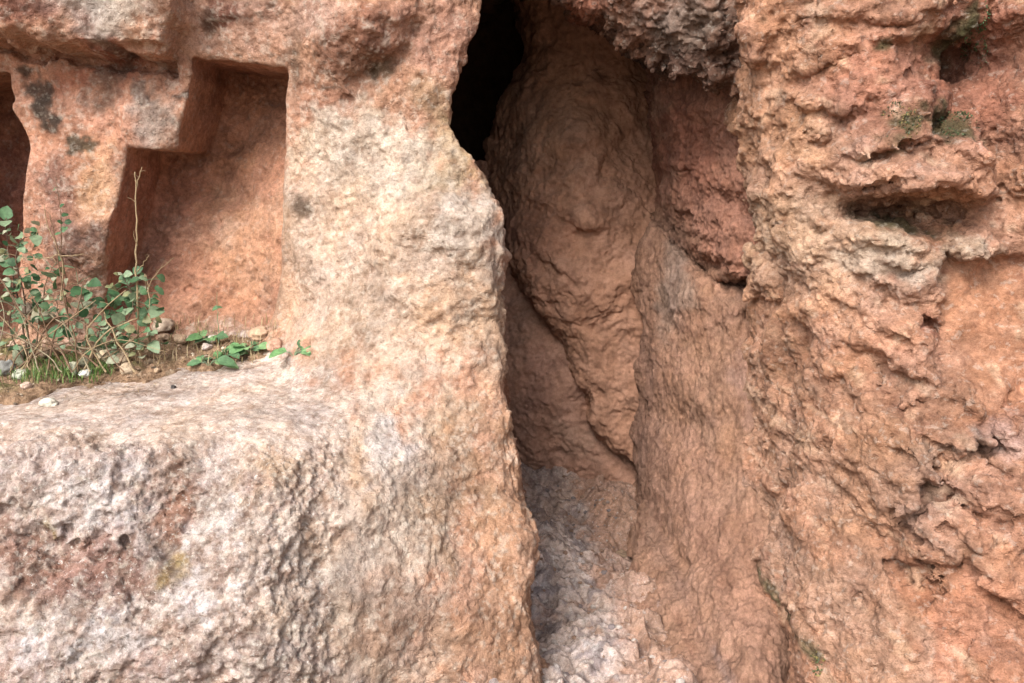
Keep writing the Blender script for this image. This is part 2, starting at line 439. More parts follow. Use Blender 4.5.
# pigment of the left outcrop
A.paint0((208, 156, 124))
A.area([(-200, 30), (170, 50), (190, 60), (180, 150), (125, 150), (100, 280), (-200, 300)], (216, 150, 116), .8)
A.blob(95, 75, 50, 14, 5, (176, 92, 62), .55); A.blob(112, 55, 14, 30, 0, (170, 80, 50), .7)
A.blob(120, 10, 45, 26, 0, (216, 200, 186), .95, .5, .3); A.blob(30, 10, 50, 18, -10, (190, 120, 96), .8)
A.blob(155, 118, 22, 26, 0, (186, 168, 156), .85); A.blob(98, 190, 18, 40, -10, (236, 186, 138), .7)
A.blob(25, 88, 16, 14, 0, (78, 64, 54), .9, .9, .15); A.blob(300, 75, 6, 26, 0, (110, 84, 62), .6, 1.2, .2); A.blob(215, 45, 12, 5, 0, (104, 70, 50), .7, 1, .2); A.blob(270, 10, 20, 7, 0, (128, 86, 64), .7, 1.2, .2); A.blob(330, 95, 12, 20, -30, (112, 80, 56), .7, 1.2, .2); A.blob(50, 118, 24, 10, -20, (96, 76, 64), .8, .9, .25)
A.blob(100, 85, 24, 18, 30, (140, 112, 96), .7, .9, .3); A.blob(77, 141, 12, 7, 0, (84, 76, 58), .9, 1.1, .12); A.blob(42, 108, 12, 10, -30, (84, 68, 56), .9, 1.3, .12); A.blob(62, 122, 10, 7, 0, (84, 68, 56), .85, 1.3, .12); A.blob(105, 72, 16, 14, 20, (128, 96, 80), .7, 1.4, .15); A.blob(180, 95, 7, 6, 0, (92, 74, 66), .8, 1, .12); A.blob(150, 100, 16, 9, -50, (140, 118, 108), .7, 1.3, .15); A.blob(52, 20, 30, 8, -10, (120, 76, 60), .6, 1.4, .15); A.blob(238, 52, 5, 5, 0, (96, 70, 52), .8, .8, .1); A.blob(205, 18, 6, 8, 0, (92, 66, 50), .8, 1, .1); A.blob(232, 14, 10, 12, 0, (120, 70, 52), .8, 1.4, .12); A.blob(96, 235, 20, 16, 20, (128, 98, 92), .7, 1.3, .15)
A.blob(85, 240, 36, 24, 20, (150, 112, 98), .8, .7); A.blob(60, 195, 14, 34, 0, (150, 110, 104), .5)
A.blob(225, 20, 60, 30, 0, (206, 158, 134), .7); A.blob(310, 22, 40, 22, 0, (200, 160, 142), .7)
A.blob(225, 14, 14, 16, 0, (132, 78, 58), .8, 1, .3); A.blob(208, 18, 7, 8, 0, (110, 78, 62), .8, 1, .3)
A.blob(345, 60, 30, 50, -30, (158, 104, 76), .7, 1, .3); A.blob(380, 30, 30, 22, 0, (150, 90, 66), .5)
A.blob(380, 68, 14, 8, 20, (96, 80, 54), .8, .8, .3); A.blob(298, 75, 8, 30, 0, (150, 116, 92), .6)
A.blob(320, 110, 30, 20, 0, (190, 130, 98), .6)
A.area([(292, 130), (330, 122), (400, 105), (440, 150), (500, 190), (520, 300), (520, 360), (400, 380), (330, 360), (270, 340), (275, 250)], (216, 188, 164), .9, .05, .04)
A.area([(300, 130), (380, 110), (430, 160), (440, 185), (360, 200), (300, 170)], (214, 190, 166), .8, .05, .04)
A.blob(450, 165, 34, 32, 0, (192, 162, 118), .8, 1); A.blob(430, 95, 14, 26, 20, (164, 140, 102), .6)
A.blob(470, 225, 40, 34, 0, (226, 206, 190), .85, .8, .3); A.blob(400, 160, 50, 26, -10, (222, 208, 196), .5)
A.blob(298, 205, 9, 10, 0, (112, 86, 62), .8, .8, .3); A.blob(440, 40, 45, 40, 0, (202, 146, 120), .8)
A.blob(270, 290, 40, 60, 0, (204, 158, 124), .7); A.blob(450, 300, 40, 30, 0, (206, 160, 118), .5, 1)
A.area([(470, 330), (520, 330), (560, 700), (470, 700), (480, 500)], (202, 160, 126), .6, .06, .04)
A.area([(330, 370), (440, 400), (470, 500), (440, 560), (440, 700), (250, 700), (300, 450)], (214, 194, 176), .85, .06, .05)
A.blob(380, 560, 60, 90, 0, (204, 182, 166), .6, 1); A.blob(400, 640, 50, 50, 0, (172, 126, 96), .65, 1, .4)
A.blob(500, 600, 30, 90, 0, (190, 140, 104), .6, 1); A.blob(365, 470, 30, 14, -60, (196, 150, 104), .6)
A.blob(450, 470, 30, 60, 10, (196, 152, 112), .6, 1); A.blob(395, 445, 26, 26, 0, (224, 214, 212), .6, 1)
A.speck((150, 104, 78), 1.3, .5, 2)
NB = [(-72, 80), (0, 70), (9, 110), (27, 140), (28, 165), (20, 262), (18, 420), (-72, 420)]
NS = [(192, 57), (288, 67), (285, 130), (282, 200), (281, 270), (270, 330), (268, 420), (100, 420), (104, 300), (117, 215), (128, 148), (179, 152), (182, 138), (188, 100)]
A.n1 = A.poly(NS, False); A.n2 = A.poly(NB, False)
A.n1 += 0.0025 * A.N1; A.n2 += 0.004 * A.N1
# back of the niches
NK = Face([(-150, 100, 3.7), (0, 150, 3.7), (0, 370, 3.6), (150, 170, 3.62), (200, 80, 3.66), (285, 80, 3.6), (240, 200, 3.54), (130, 250, 3.58), (240, 300, 3.38), (275, 330, 3.22), (275, 220, 3.34),
           (200, 330, 3.34), (130, 340, 3.4), (200, 420, 3.3)], domA, .01, 2.0)
NK.paint0((200, 138, 104)); NK.blob(245, 120, 34, 60, 0, (204, 138, 98), .8); NK.blob(240, 72, 60, 12, 0, (170, 108, 80), .6)
NK.blob(160, 190, 40, 30, 0, (182, 112, 82), .7); NK.blob(250, 250, 44, 60, 0, (208, 154, 116), .85, .8)
NK.blob(225, 230, 14, 12, 0, (212, 174, 150), .5); NK.blob(150, 280, 40, 60, 0, (188, 124, 96), .7)
NK.blob(225, 315, 60, 20, 0, (206, 144, 106), .8); NK.blob(10, 200, 40, 80, 0, (160, 98, 76), .9)
NK.bump(215, 235, 40, 30, -20, .03); NK.crack([(190, 288), (215, 290), (235, 296)], .012, .02)
# bench front
Bn = Face([(-250, 430, 2.36), (-250, 700, 2.05), (0, 440, 2.33), (0, 550, 2.17), (0, 700, 2.03), (100, 440, 2.34), (100, 550, 2.19), (100, 700, 2.05), (200, 430, 2.42), (200, 540, 2.22), (200, 700, 2.08),
           (300, 410, 2.52), (300, 500, 2.32), (300, 650, 2.16), (380, 400, 2.78), (380, 550, 2.48), (380, 700, 2.32), (450, 400, 3.1), (450, 700, 2.8), (0, 300, 2.4), (200, 300, 2.5)], domA, .014, 4.0)
Bn.bump(190, 510, 35, 30, 0, -.05); Bn.bump(60, 560, 90, 25, -12, -.04); Bn.bump(110, 480, 60, 30, 0, .03); Bn.bump(220, 620, 60, 50, 0, .03)
Bn.crack([(0, 560), (60, 550), (130, 575), (150, 610)], .03, .03); Bn.bump(30, 470, 50, 25, 0, .02); Bn.bump(270, 480, 50, 40, 0, .02)
Bn.paint0((206, 184, 174))
Bn.blob(60, 565, 100, 22, -8, (156, 112, 96), .85, 1.2, .5); Bn.blob(180, 515, 28, 30, 20, (178, 124, 96), .85, 1, .4)
Bn.blob(120, 590, 60, 28, -20, (160, 118, 104), .7, 1.2, .5); Bn.blob(150, 650, 50, 28, 20, (176, 136, 120), .7, 1.2); Bn.blob(30, 650, 40, 30, 0, (184, 152, 140), .6, 1.2)
Bn.blob(176, 570, 13, 13, 0, (198, 168, 104), .9, .5, .3); Bn.blob(42, 528, 7, 12, 0, (204, 178, 112), .8, .5, .3)
Bn.blob(300, 560, 90, 60, -50, (212, 190, 172), .7, 1); Bn.blob(265, 470, 20, 16, 0, (206, 172, 132), .6); Bn.blob(210, 540, 20, 12, 0, (206, 168, 140), .6)
Bn.blob(90, 500, 44, 26, 20, (230, 220, 220), .8, 1); Bn.blob(215, 520, 30, 24, 10, (236, 230, 232), .8, 1); Bn.blob(200, 600, 34, 18, 10, (236, 226, 226), .8, 1); Bn.blob(100, 640, 60, 26, 0, (222, 216, 216), .7, 1.2)
Bn.speck((146, 108, 92), 1.1, .55, 2); Bn.speck((140, 100, 82), 1.4, .5, 1)
# bench top, z over (x, y)
tp = np.array([P(*c) for c in [(-250, 430, 2.36), (0, 440, 2.33), (150, 442, 2.34), (280, 428, 2.42), (0, 400, 2.75), (150, 385, 2.85), (280, 372, 2.95), (0, 372, 3.15), (150, 358, 3.2), (280, 348, 3.2), (-250, 375, 3.15), (350, 400, 2.78), (100, 350, 3.5)]])
TOP = Field(tp[:, :2], tp[:, 2], (-2.8, 0.8, 1.8, 3.8), smooth=3e-3)
# inner side towards the passage: x over (y, z)
ec = [(500, -100, 3.05), (500, 0, 3.05), (482, 40, 3.05), (463, 78, 3.02), (466, 130, 3.0), (490, 168, 2.98), (508, 210, 2.93), (511, 290, 2.88), (513, 400, 2.8), (527, 500, 2.72), (538, 590, 2.65), (545, 683, 2.55), (548, 760, 2.5)]
ew = np.array([P(px - (5 if py > 190 else -12), py, Y) for px, py, Y in ec]); ew = ew[np.argsort(ew[:, 2])]
class EdgeA:
    def at(s, y, z):
        x = np.interp(z, ew[:, 2], ew[:, 0]); yr = np.interp(z, ew[:, 2], ew[:, 1])
        up = sstep(1.45, 1.65, z); back = np.maximum(y - yr, 0)
        return np.maximum(x - back * (.13 + .75 * up), -.72) + .12 * np.minimum(y - yr, 0)
EA = EdgeA()

def parts_A(x, y, z):
    w = A.at(x, z) - y; s = x - EA.at(y, z)
    a = smax(w, s, 0.07)
    d1 = A.at(x, z, A.n1); d2 = A.at(x, z, A.n2); bk = NK.at(x, z)
    v = np.minimum(smax(d1, y - bk, .02), smax(d2, y - bk - .05, .02))
    return a, smax(a, -v, .012), smax(smax(Bn.at(x, z) - y, z - TOP.at(x, y), .12), s, .05), v
def fA(x, y, z):
    _, a, b, _ = parts_A(x, y, z)
    return smin(a, b, .16)
def nA(p):
    q = samp(V_FBM, p, 1.3, .4, (1.2, 1, 1)); s = samp(V_SOFT, p, 1.9, .2)
    r = samp(V_FBM2, p, 0.8, -.3)
    edge = sstep(2.95, 2.7, p[:, 1]) + sstep(2.3, 2.8, p[:, 2]) * .3
    fl = 1 - .6 * sstep(-.6, -.85, p[:, 0]) * sstep(1.0, 1.1, p[:, 2])
    tp_ = 1 - .6 * sstep(.06, .0, np.abs(p[:, 2] - TOP.at(p[:, 0], p[:, 1]))) * sstep(2.35, 2.5, p[:, 1])
    ne = 1 - .85 * np.exp(-(np.minimum(np.abs(A.at(p[:, 0], p[:, 2], A.n1)), np.abs(A.at(p[:, 0], p[:, 2], A.n2))) / .05) ** 2) * sstep(2.9, 3.0, p[:, 1])
    return (-0.008 * q - 0.006 * s - .003 * r) * fl * tp_ * ne
VA, QA = surface(fA, (-2.55, 1.85, 0.0), (0.35, 4.3, 2.75), 0.0115, noise_fn=nA)
print('A nets', len(VA), time.time() - T0)
VA = relax(VA, QA, 1, .5); VA, QA = subdivide(VA, QA)
NA = normals(VA, QA)
a0, a1, b1, vv = parts_A(*VA.T)
w_niche = sstep(.03, -.0, vv) * (VA[:, 1] > A.at(VA[:, 0], VA[:, 2]) + .012)
w_bench = sstep(-.06, .06, a1 - b1 + .03 * samp(V_FBM, VA, .8))
top_w = sstep(.6, .9, relax_n(NA, QA)[:, 2]) * w_bench * sstep(2.3, 2.45, VA[:, 1])
left_w = sstep(-.6, -.8, VA[:, 0]) * (1 - w_bench)
pas = sstep(-.05, .0, VA[:, 0] - EA.at(VA[:, 1], VA[:, 2])) * (1 - w_bench)
d = rough_relief(VA, NA, .34, 'pitted') * (1 - w_bench) * (1 - .2 * left_w) + rough_relief(VA, NA, .42, 'chalk') * w_bench * (1 - .8 * top_w)
d = d * (1 - pas) + pas * rough_relief(VA, NA, 1.0, 'worn')
sm = rough_relief(VA, NA, .8, 'smooth')
ne_ = 1 - .7 * np.exp(-(np.minimum(np.abs(A.at(VA[:, 0], VA[:, 2], A.n1)), np.abs(A.at(VA[:, 0], VA[:, 2], A.n2))) / .025) ** 2) * sstep(2.95, 3.05, VA[:, 1])
d = (d * (1 - w_niche * .7) + sm * w_niche) * ne_
VA = VA + NA * d[:, None]; NA = normals(VA, QA)
CA = A.at(VA[:, 0], VA[:, 2], A.C)
CA = CA * (1 - w_niche[:, None]) + NK.at(VA[:, 0], VA[:, 2], NK.C) * w_niche[:, None]
tm = samp(V_FBM2, VA, .5, .9); tm2 = samp(V_FBM, VA, .3, .2)
cb = Bn.at(VA[:, 0], VA[:, 2], Bn.C) * (1 - top_w[:, None]) + pig((204, 182, 168)) * top_w[:, None]
cb = cb * (1 - .16 * top_w * sstep(.3, 1.4, tm) + .10 * top_w * sstep(.4, 1.4, tm2))[:, None]
CA = CA * (1 - w_bench[:, None]) + cb * w_bench[:, None]
CA = tintnoise(VA, CA * np.array([.96, .93, .95]))
mo = samp(V_FBM2, VA, .26, .5); mo2 = samp(V_FBM, VA, .55, 1.2)
outer = (1 - w_niche) * (1 - .75 * top_w)
k_ = (sstep(.7, 1.8, mo + .5 * mo2) * .5 * outer)[:, None]; CA = CA * (1 - k_) + k_ * CA * np.array([.66, .56, .50])
k_ = (sstep(.6, 1.7, -mo + .5 * mo2) * .3 * outer)[:, None]; CA = CA * (1 - k_) + k_ * pig((240, 226, 212))
inside = sstep(.05, .5, VA[:, 1] - A.at(VA[:, 0], VA[:, 2])) * (1 - w_niche)
CA = CA * (1 - inside[:, None]) + pig((168, 112, 84)) * inside[:, None]
org = (-1.2, 3.2, 0.0)
CA = np.c_[CA, 1 - .6 * top_w]
root = empty('rock_outcrop', org)
tag(root, 'pale weathered rock outcrop with carved stepped niches and a ledge left of the passage', 'rock outcrop')
fv = lambda s: s[QA].mean(1)
isn = fv(w_niche) > .5; isb = (fv(w_bench) > .5) & ~isn
xm = VA[QA].mean(1)[:, 0]
nich2 = isn & (xm < -1.62); nich1 = isn & ~nich2
for nm, sel, mat, lab in (('rock_face', ~isn & ~isb, M_wall, None), ('ledge', isb, M_ledge, None), ('niche', nich1, M_niche, 'deep stepped niche with a dark top'), ('niche', nich2, M_niche, 'niche cut off by the left edge')):
    v, q, n, c = submesh(VA, QA, sel, NA, CA)
    o = np_mesh(nm, v, q, mat, root, n, c, org)
    if lab: o['label'] = lab
print('A done', len(VA), time.time() - T0)

# ================================================================== RIGHT CLIFF
domB = (-0.2, 2.6, -0.4, 3.3)
B = Face([(735, -150, 2.85), (735, 0, 2.85), (745, 100, 2.8), (755, 200, 2.78), (780, 300, 2.74), (785, 350, 2.72), (795, 450, 2.62), (790, 550, 2.45), (795, 683, 2.28),
          (820, -150, 2.62), (820, 50, 2.6), (820, 200, 2.56), (840, 320, 2.5), (850, 450, 2.36), (850, 600, 2.2), (860, 720, 2.05),
          (920, -150, 2.5), (920, 50, 2.48), (920, 150, 2.42), (930, 280, 2.36), (930, 400, 2.3), (940, 550, 2.1), (940, 720, 1.92),
          (1020, -100, 2.4), (1020, 60, 2.46), (1020, 180, 2.32), (1020, 300, 2.36), (1020, 420, 2.2), (1020, 600, 2.0), (1020, 740, 1.85), (1200, 0, 2.3), (1200, 300, 2.15), (1200, 600, 1.85)], domB, .014, 7.0)
# strata, hollows and ledges, top to bottom
for a in [(880, 18, 50, 16, -5, .03), (790, 30, 26, 22, 0, .03), (830, 60, 30, 14, 10, .03), (775, 62, 18, 14, 0, .025), (850, 105, 30, 12, 15, .035), (800, 110, 30, 14, -10, .025), (905, 40, 60, 12, 0, .03),
          (905, 150, 70, 16, 12, .05), (900, 185, 56, 20, -6, .085), (985, 30, 40, 18, 0, .05), (960, 205, 45, 14, 4, .05), (995, 130, 26, 16, 50, .04), (820, 140, 20, 10, 0, .03), (960, 90, 40, 12, 0, .02),
          (870, 250, 40, 10, -15, .02), (830, 300, 30, 10, -30, .02), (880, 330, 40, 12, -40, .03), (900, 370, 36, 12, -30, .035), (850, 390, 40, 12, -50, .03), (905, 400, 30, 10, -20, .03), (870, 520, 60, 14, -45, .03), (940, 480, 50, 14, -25, .045),
          (975, 545, 30, 14, -60, .03), (900, 560, 40, 12, -40, .03), (1000, 600, 40, 16, -45, .04), (1000, 445, 40, 12, 10, .03)]:
    B.lip(*a)
B.bump(985, 55, 40, 36, -30, -.22); B.bump(1018, 150, 30, 80, 10, -.18); B.bump(920, 210, 66, 17, -3, -.24); B.bump(995, 60, 30, 20, 0, -.04); B.bump(960, 125, 26, 12, 10, -.14); B.bump(885, 160, 12, 10, 0, -.03)
B.bump(935, 230, 50, 12, -5, -.05); B.knob(975, 150, 16, 14, 0, .05); B.bump(905, 185, 46, 14, -5, .05); B.bump(1010, 80, 30, 40, -30, .05)
# smooth orange hollow at the right
B.plateau([(985, 255), (1040, 250), (1200, 260), (1200, 430), (1040, 415), (985, 412), (945, 365), (948, 310), (965, 275)], -0.055, .018)
B.crack([(962, 270), (945, 310), (938, 360), (950, 385)], .02, .05); B.crack([(990, 415), (1030, 420), (1060, 400)], .012, .04); B.knob(990, 395, 34, 20, 10, .04)
B.crack([(925, 440), (960, 475), (1000, 450), (1030, 440)], .018, .05); B.crack([(955, 480), (968, 500), (960, 530)], .02, .04); B.crack([(900, 520), (930, 555), (960, 575), (975, 600), (975, 565)], .018, .045)
B.crack([(785, 335), (800, 380), (830, 430), (850, 470)], .02, .03); B.crack([(880, 370), (905, 395), (915, 410)], .014, .035)
B.crack([(1000, 610), (1030, 640)], .018, .05); B.bump(940, 600, 30, 10, 0, -.04); B.bump(870, 605, 14, 8, 0, -.03); B.bump(820, 640, 10, 20, 0, -.04)
for a in [(945, 470, 12, 6), (962, 500, 9, 7), (925, 545, 12, 6), (905, 590, 8, 5), (950, 585, 14, 7), (975, 570, 6, 12), (888, 555, 10, 5), (870, 610, 7, 5), (930, 335, 9, 8), (812, 232, 9, 6), (900, 300, 8, 6), (830, 135, 12, 5), (960, 265, 8, 6), (985, 520, 7, 8), (1005, 475, 9, 5)]: B.bump(*a, -30, -.09)
B.crack([(1024, 60), (985, 80), (975, 110)], .02, .05)
B.paint0((206, 146, 110))
B.blob(780, 200, 46, 130, 5, (224, 172, 130), .8); B.blob(760, 100, 26, 110, 0, (214, 152, 112), .5); B.blob(820, 250, 50, 60, 0, (222, 180, 146), .8, .8)
B.blob(890, 90, 60, 50, 0, (196, 126, 98), .7); B.blob(990, 60, 50, 80, 0, (166, 100, 76), .8); B.blob(860, 170, 60, 20, 10, (224, 168, 138), .7)
B.blob(900, 150, 46, 16, 8, (206, 148, 118), .6); B.blob(930, 265, 70, 18, 0, (212, 184, 156), .85, 1); B.blob(870, 280, 60, 30, 0, (216, 166, 134), .7)
B.area([(965, 262), (1200, 250), (1200, 430), (990, 412), (942, 365)], (200, 138, 100), .9, .02, .01)
B.blob(870, 330, 60, 30, -20, (212, 152, 118), .6); B.blob(1000, 420, 40, 12, 10, (196, 120, 70), .7)
B.blob(1015, 440, 30, 18, 0, (206, 162, 146), .8); B.blob(860, 480, 80, 70, 0, (200, 150, 116), .7, 1); B.blob(960, 520, 34, 44, 0, (184, 144, 124), .75, 1)
B.blob(1000, 520, 40, 40, 0, (204, 140, 104), .7); B.blob(980, 640, 70, 60, 0, (202, 132, 94), .8); B.blob(860, 640, 70, 50, 0, (200, 156, 128), .7, 1)
B.blob(965, 448, 40, 9, 10, (120, 104, 92), .6, 1); B.blob(930, 335, 10, 10, 0, (150, 70, 46), .6); B.blob(885, 262, 40, 14, 0, (222, 200, 176), .6, 1)
for a in [(900, 122, 16, 20), (958, 122, 20, 14), (885, 50, 8, 6), (975, 45, 18, 20), (930, 228, 26, 8), (980, 14, 6, 16), (818, 660, 5, 12)]:
    B.blob(*a, 0, (84, 84, 46), .85, .8, .4)
B.speck((236, 196, 160), 1.2, .5, 1); B.speck((140, 84, 62), 1.2, .5, 2)
bc = [(727, -120, 3.0), (727, 0, 3.0), (735, 70, 3.0), (745, 150, 2.98), (750, 205, 2.96), (768, 265, 2.92), (783, 320, 2.88), (780, 345, 2.9), (785, 400, 2.85), (788, 460, 2.75), (778, 520, 2.65), (782, 600, 2.5), (790, 683, 2.4), (795, 780, 2.3)]
bw = [P(px + (11 if py < 260 else 5 if py < 330 else 0), py, Y) for px, py, Y in bc]
bp_ = [(w[1], w[2]) for w in bw] + [(4.4, w[2]) for w in bw] + [(2.0, w[2]) for w in bw]
bv = [w[0] for w in bw] + [w[0] * 1.25 for w in bw] + [w[0] - .03 for w in bw]
EB = Field(bp_, bv, (1.6, 5.0, -0.3, 3.3), smooth=1e-3)
def fB(x, y, z): return smax(B.at(x, z) - y, EB.at(y, z) - x, .055)
def nB(p):
    q = samp(V_FBM, p, 1.0, .5, (1.5, 1, .9)); r = samp(V_FBM2, p, 0.6, -.5, (1.5, 1, .9)); w = samp(W1, p, 1.15, .5, (1.35, 1, 1))
    wp = p + .03 * samp(V_SOFT, p, 1.2)[:, None] * np.array([1, 0, -1])
    return -0.013 * q - .003 * r + .014 * (w - .5) - .020 * samp(V_FACET, wp, 2.2, .6, (1.2, 1, 1.1)) - .006 * samp(V_FACET, wp, 1.1, -.4)
VB, QB = surface(fB, (0.35, 1.75, 0.0), (1.75, 3.9, 2.7), 0.0100, noise_fn=nB)
VB = relax(VB, QB, 3, .6); VB, QB = subdivide(VB, QB); NBn = normals(VB, QB)
smo = np.clip(B.at(VB[:, 0], VB[:, 2], sstep(.02, -.03, B.poly([(965, 262), (1200, 250), (1200, 430), (990, 412), (942, 365)]))), 0, 1)
d = rough_relief(VB, NBn, .36, 'crag') * (1 - .75 * smo)
VB = VB + NBn * d[:, None]; VB = relax(VB, QB, 1, .45); NBn = normals(VB, QB)
CB = np.c_[tintnoise(VB, B.at(VB[:, 0], VB[:, 2], B.C) * np.array([.88, .86, .88]), .16), 1 - .45 * smo]
o = np_mesh('rock_cliff', VB, QB, M_right, None, NBn, CB, (1.2, 2.6, 0))
tag(o, 'craggy orange rock cliff with crevices and moss, right of the passage', 'cliff')
print('B', len(VB), time.time() - T0)

# ================================================================== PASSAGE RIGHT WALL
domC = (-0.3, 1.6, -0.4, 3.3)
Cw = Face([(655, -100, 4.0), (655, 60, 4.0), (657, 150, 4.0), (646, 300, 4.0), (644, 400, 3.95), (648, 500, 3.75), (630, 560, 3.40), (622, 620, 2.96), (618, 683, 2.52), (620, 760, 2.12),
           (700, -100, 3.6), (700, 100, 3.6), (700, 300, 3.5), (700, 400, 3.4), (700, 500, 3.2), (705, 600, 2.78), (710, 700, 2.4), (780, 0, 3.3), (780, 150, 3.3), (785, 300, 3.24), (790, 400, 3.12), (790, 500, 2.92), (790, 600, 2.66), (790, 700, 2.40), (860, 300, 3.0), (860, 600, 2.4), (860, 0, 3.1)], domC, .008, 9.0)
slab = [(640, 40), (655, 130), (657, 165), (668, 205), (690, 235), (712, 262), (736, 281), (748, 272), (790, 300), (830, 200), (830, 0), (640, 0)]
Cw.plateau(slab, .22, .016); Cw.bump(705, 190, 34, 60, -25, .07); Cw.bump(690, 120, 30, 50, 0, .03)
Cw.crack([(652, 130), (654, 168), (664, 210), (688, 241), (710, 268), (734, 288), (750, 280)], .03, .32)
Cw.crack([(675, 190), (700, 222), (730, 250)], .012, .02); Cw.crack([(665, 130), (680, 145), (690, 160), (712, 182), (722, 200)], .010, .025); Cw.bump(745, 212, 20, 10, -30, -.06); Cw.crack([(700, 195), (735, 210), (760, 214)], .015, .04)
Cw.bump(768, 322, 20, 18, 20, -.09); Cw.bump(740, 340, 40, 20, 30, -.015); Cw.bump(765, 300, 20, 12, 30, .02)
Cw.crack([(776, 380), (770, 420), (760, 470), (770, 520)], .03, .03); Cw.bump(790, 440, 14, 50, 0, .05)
for xx in (662, 676, 690, 708, 728, 750): Cw.crack([(xx, 230 if xx < 700 else 330), (xx - 4, 400), (xx + 2, 520), (xx + 6, 680)], .010, .007)
Cw.paint0((192, 140, 108)); Cw.area(slab, (196, 132, 102), .9, .02, .01); Cw.blob(690, 600, 60, 120, 0, (200, 152, 120), .7, .8); Cw.blob(720, 450, 30, 120, 0, (196, 146, 110), .6, .8)
Cw.blob(672, 290, 9, 50, -8, (186, 156, 136), .7, .6); Cw.blob(645, 430, 12, 100, 0, (150, 110, 92), .5); Cw.blob(750, 600, 40, 80, 0, (190, 136, 108), .6, 1); Cw.blob(672, 150, 14, 40, 20, (176, 104, 76), .6)
Cw.blob(752, 380, 20, 30, 0, (180, 136, 116), .6, 1); Cw.blob(720, 60, 60, 30, 0, (130, 84, 66), .5); Cw.speck((150, 100, 78), 1.1, .4, 2)
Cw.blob(670, 650, 16, 60, 0, (186, 160, 150), .6, 1)
cc = [(652, -100, 4.0), (652, 60, 4.0), (656, 150, 4.0), (646, 250, 4.0), (641, 330, 4.0), (640, 420, 3.98), (645, 500, 3.8), (648, 560, 3.5), (652, 620, 3.05), (655, 683, 2.65), (655, 760, 2.3)]
cc = [(px - (34 if py > 600 else 20 if py > 520 else 2), py, Y) for px, py, Y in cc]
cwp = [P(*c) for c in cc]
EC = Field([(w[1], w[2]) for w in cwp] + [(5.2, w[2]) for w in cwp] + [(w[1] - .6, w[2]) for w in cwp], [w[0] for w in cwp] + [w[0] + .25 for w in cwp] + [w[0] - .05 for w in cwp], (1.6, 5.4, -.4, 3.3), smooth=1e-3)
def fC(x, y, z): return smax(Cw.at(x, z) - y, EC.at(y, z) - x, .06)
def nC(p): return -0.012 * samp(V_FBM, p, 1.2, .1, (.9, 1, 1.8)) - .008 * samp(V_SOFT, p, 1.4)
VC, QC = surface(fC, (0.2, 2.1, -0.05), (1.25, 5.0, 2.8), 0.011, noise_fn=nC)
VC = relax(VC, QC, 2, .6); VC, QC = subdivide(VC, QC); NC = normals(VC, QC)
sl = np.clip(Cw.at(VC[:, 0], VC[:, 2], sstep(.01, -.02, Cw.poly(slab))), 0, 1)
d = rough_relief(VC, NC, .7, 'worn') * (1 - sl) + .35 * rough_relief(VC, NC, .6, 'pitted') * (1 - sl) + (rough_relief(VC, NC, .38, 'pitted') + rough_relief(VC, NC, 1.0, 'smooth')) * sl
VC = VC + NC * d[:, None]; NC = normals(VC, QC)
CC = tintnoise(VC, Cw.at(VC[:, 0], VC[:, 2], Cw.C) * np.array([.80, .78, .82]), .1)
org = (.5, 3.6, 0)
root = empty('passage_wall', org); tag(root, 'worn brown rock wall leaning along the right side of the narrow passage', 'rock wall')
isl = sl[QC].mean(1) > .5
for nm, sel in (('rock_face', ~isl), ('hanging_slab', isl)):
    v, q, n, c = submesh(VC, QC, sel, NC, CC); o = np_mesh(nm, v, q, M_pass, root, n, c, org)
print('C', len(VC), time.time() - T0)

# ================================================================== BACK BOULDER
domD = (-0.7, 1.2, -0.3, 3.4)
D = Face([(520, -60, 4.5), (560, -60, 4.4), (640, -60, 4.45), (560, 30, 4.4), (530, 60, 4.5), (640, 30, 4.4), (500, 120, 4.55), (560, 120, 4.28), (640, 120, 4.35), (492, 180, 4.55), (560, 200, 4.2), (640, 200, 4.25),
          (505, 260, 4.4), (560, 280, 4.15), (640, 300, 4.18), (600, 380, 4.17), (640, 400, 4.13), (640, 470, 4.1), (520, 300, 4.3), (560, 400, 4.3), (760, 200, 4.3), (760, 500, 4.1), (400, 200, 4.9), (400, 500, 4.7)], domD, .010, 12.)
D.bump(548, 150, 46, 60, -20, .03); D.lip(600, 170, 30, 10, 60, .02); D.crack([(548, 115), (566, 128), (580, 150), (574, 172)], .009, .016); D.crack([(497, 110), (510, 130), (515, 160)], .012, .03); D.crack([(498, 175), (520, 200), (560, 190)], .014, .02); D.bump(580, 150, 20, 10, 30, -.015)
D.lip(540, 205, 40, 12, -25, .03); D.lip(580, 230, 30, 9, 5, .03); D.lip(610, 230, 24, 8, 0, .02); D.crack([(600, 90), (630, 105)], .012, .02); D.crack([(617, 130), (622, 150)], .008, .015)
D.lip(540, 255, 40, 14, -30, .04); D.crack([(545, 290), (575, 340), (600, 400)], .014, .015)
for xx in (590, 606, 624): D.crack([(xx, 250), (xx + 4, 330), (xx + 12, 440)], .014, .014)
D.paint0((208, 148, 116)); D.blob(550, 120, 50, 60, 0, (222, 164, 130), .6); D.blob(600, 350, 40, 90, 0, (200, 142, 110), .6); D.blob(530, 230, 30, 30, 0, (196, 134, 106), .6); D.speck((130, 84, 64), 1.2, .4, 2)
dl = [(516, -100), (520, 0), (529, 30), (524, 60), (508, 90), (490, 115), (484, 150), (490, 190), (500, 240), (512, 284), (530, 300), (556, 345), (576, 395), (600, 440), (634, 470), (650, 490)]
dpoly = dl + [(900, 490), (900, -100)]
D.sd = D.poly(dpoly, False) + .004 * D.N1
def fD(x, y, z):
    r = D.at(x, z, D.sd)
    return smax(smax(D.at(x, z) - y, r - .25 * np.maximum(y - 4.3, 0) * 0, .14), y - 5.1, .05)
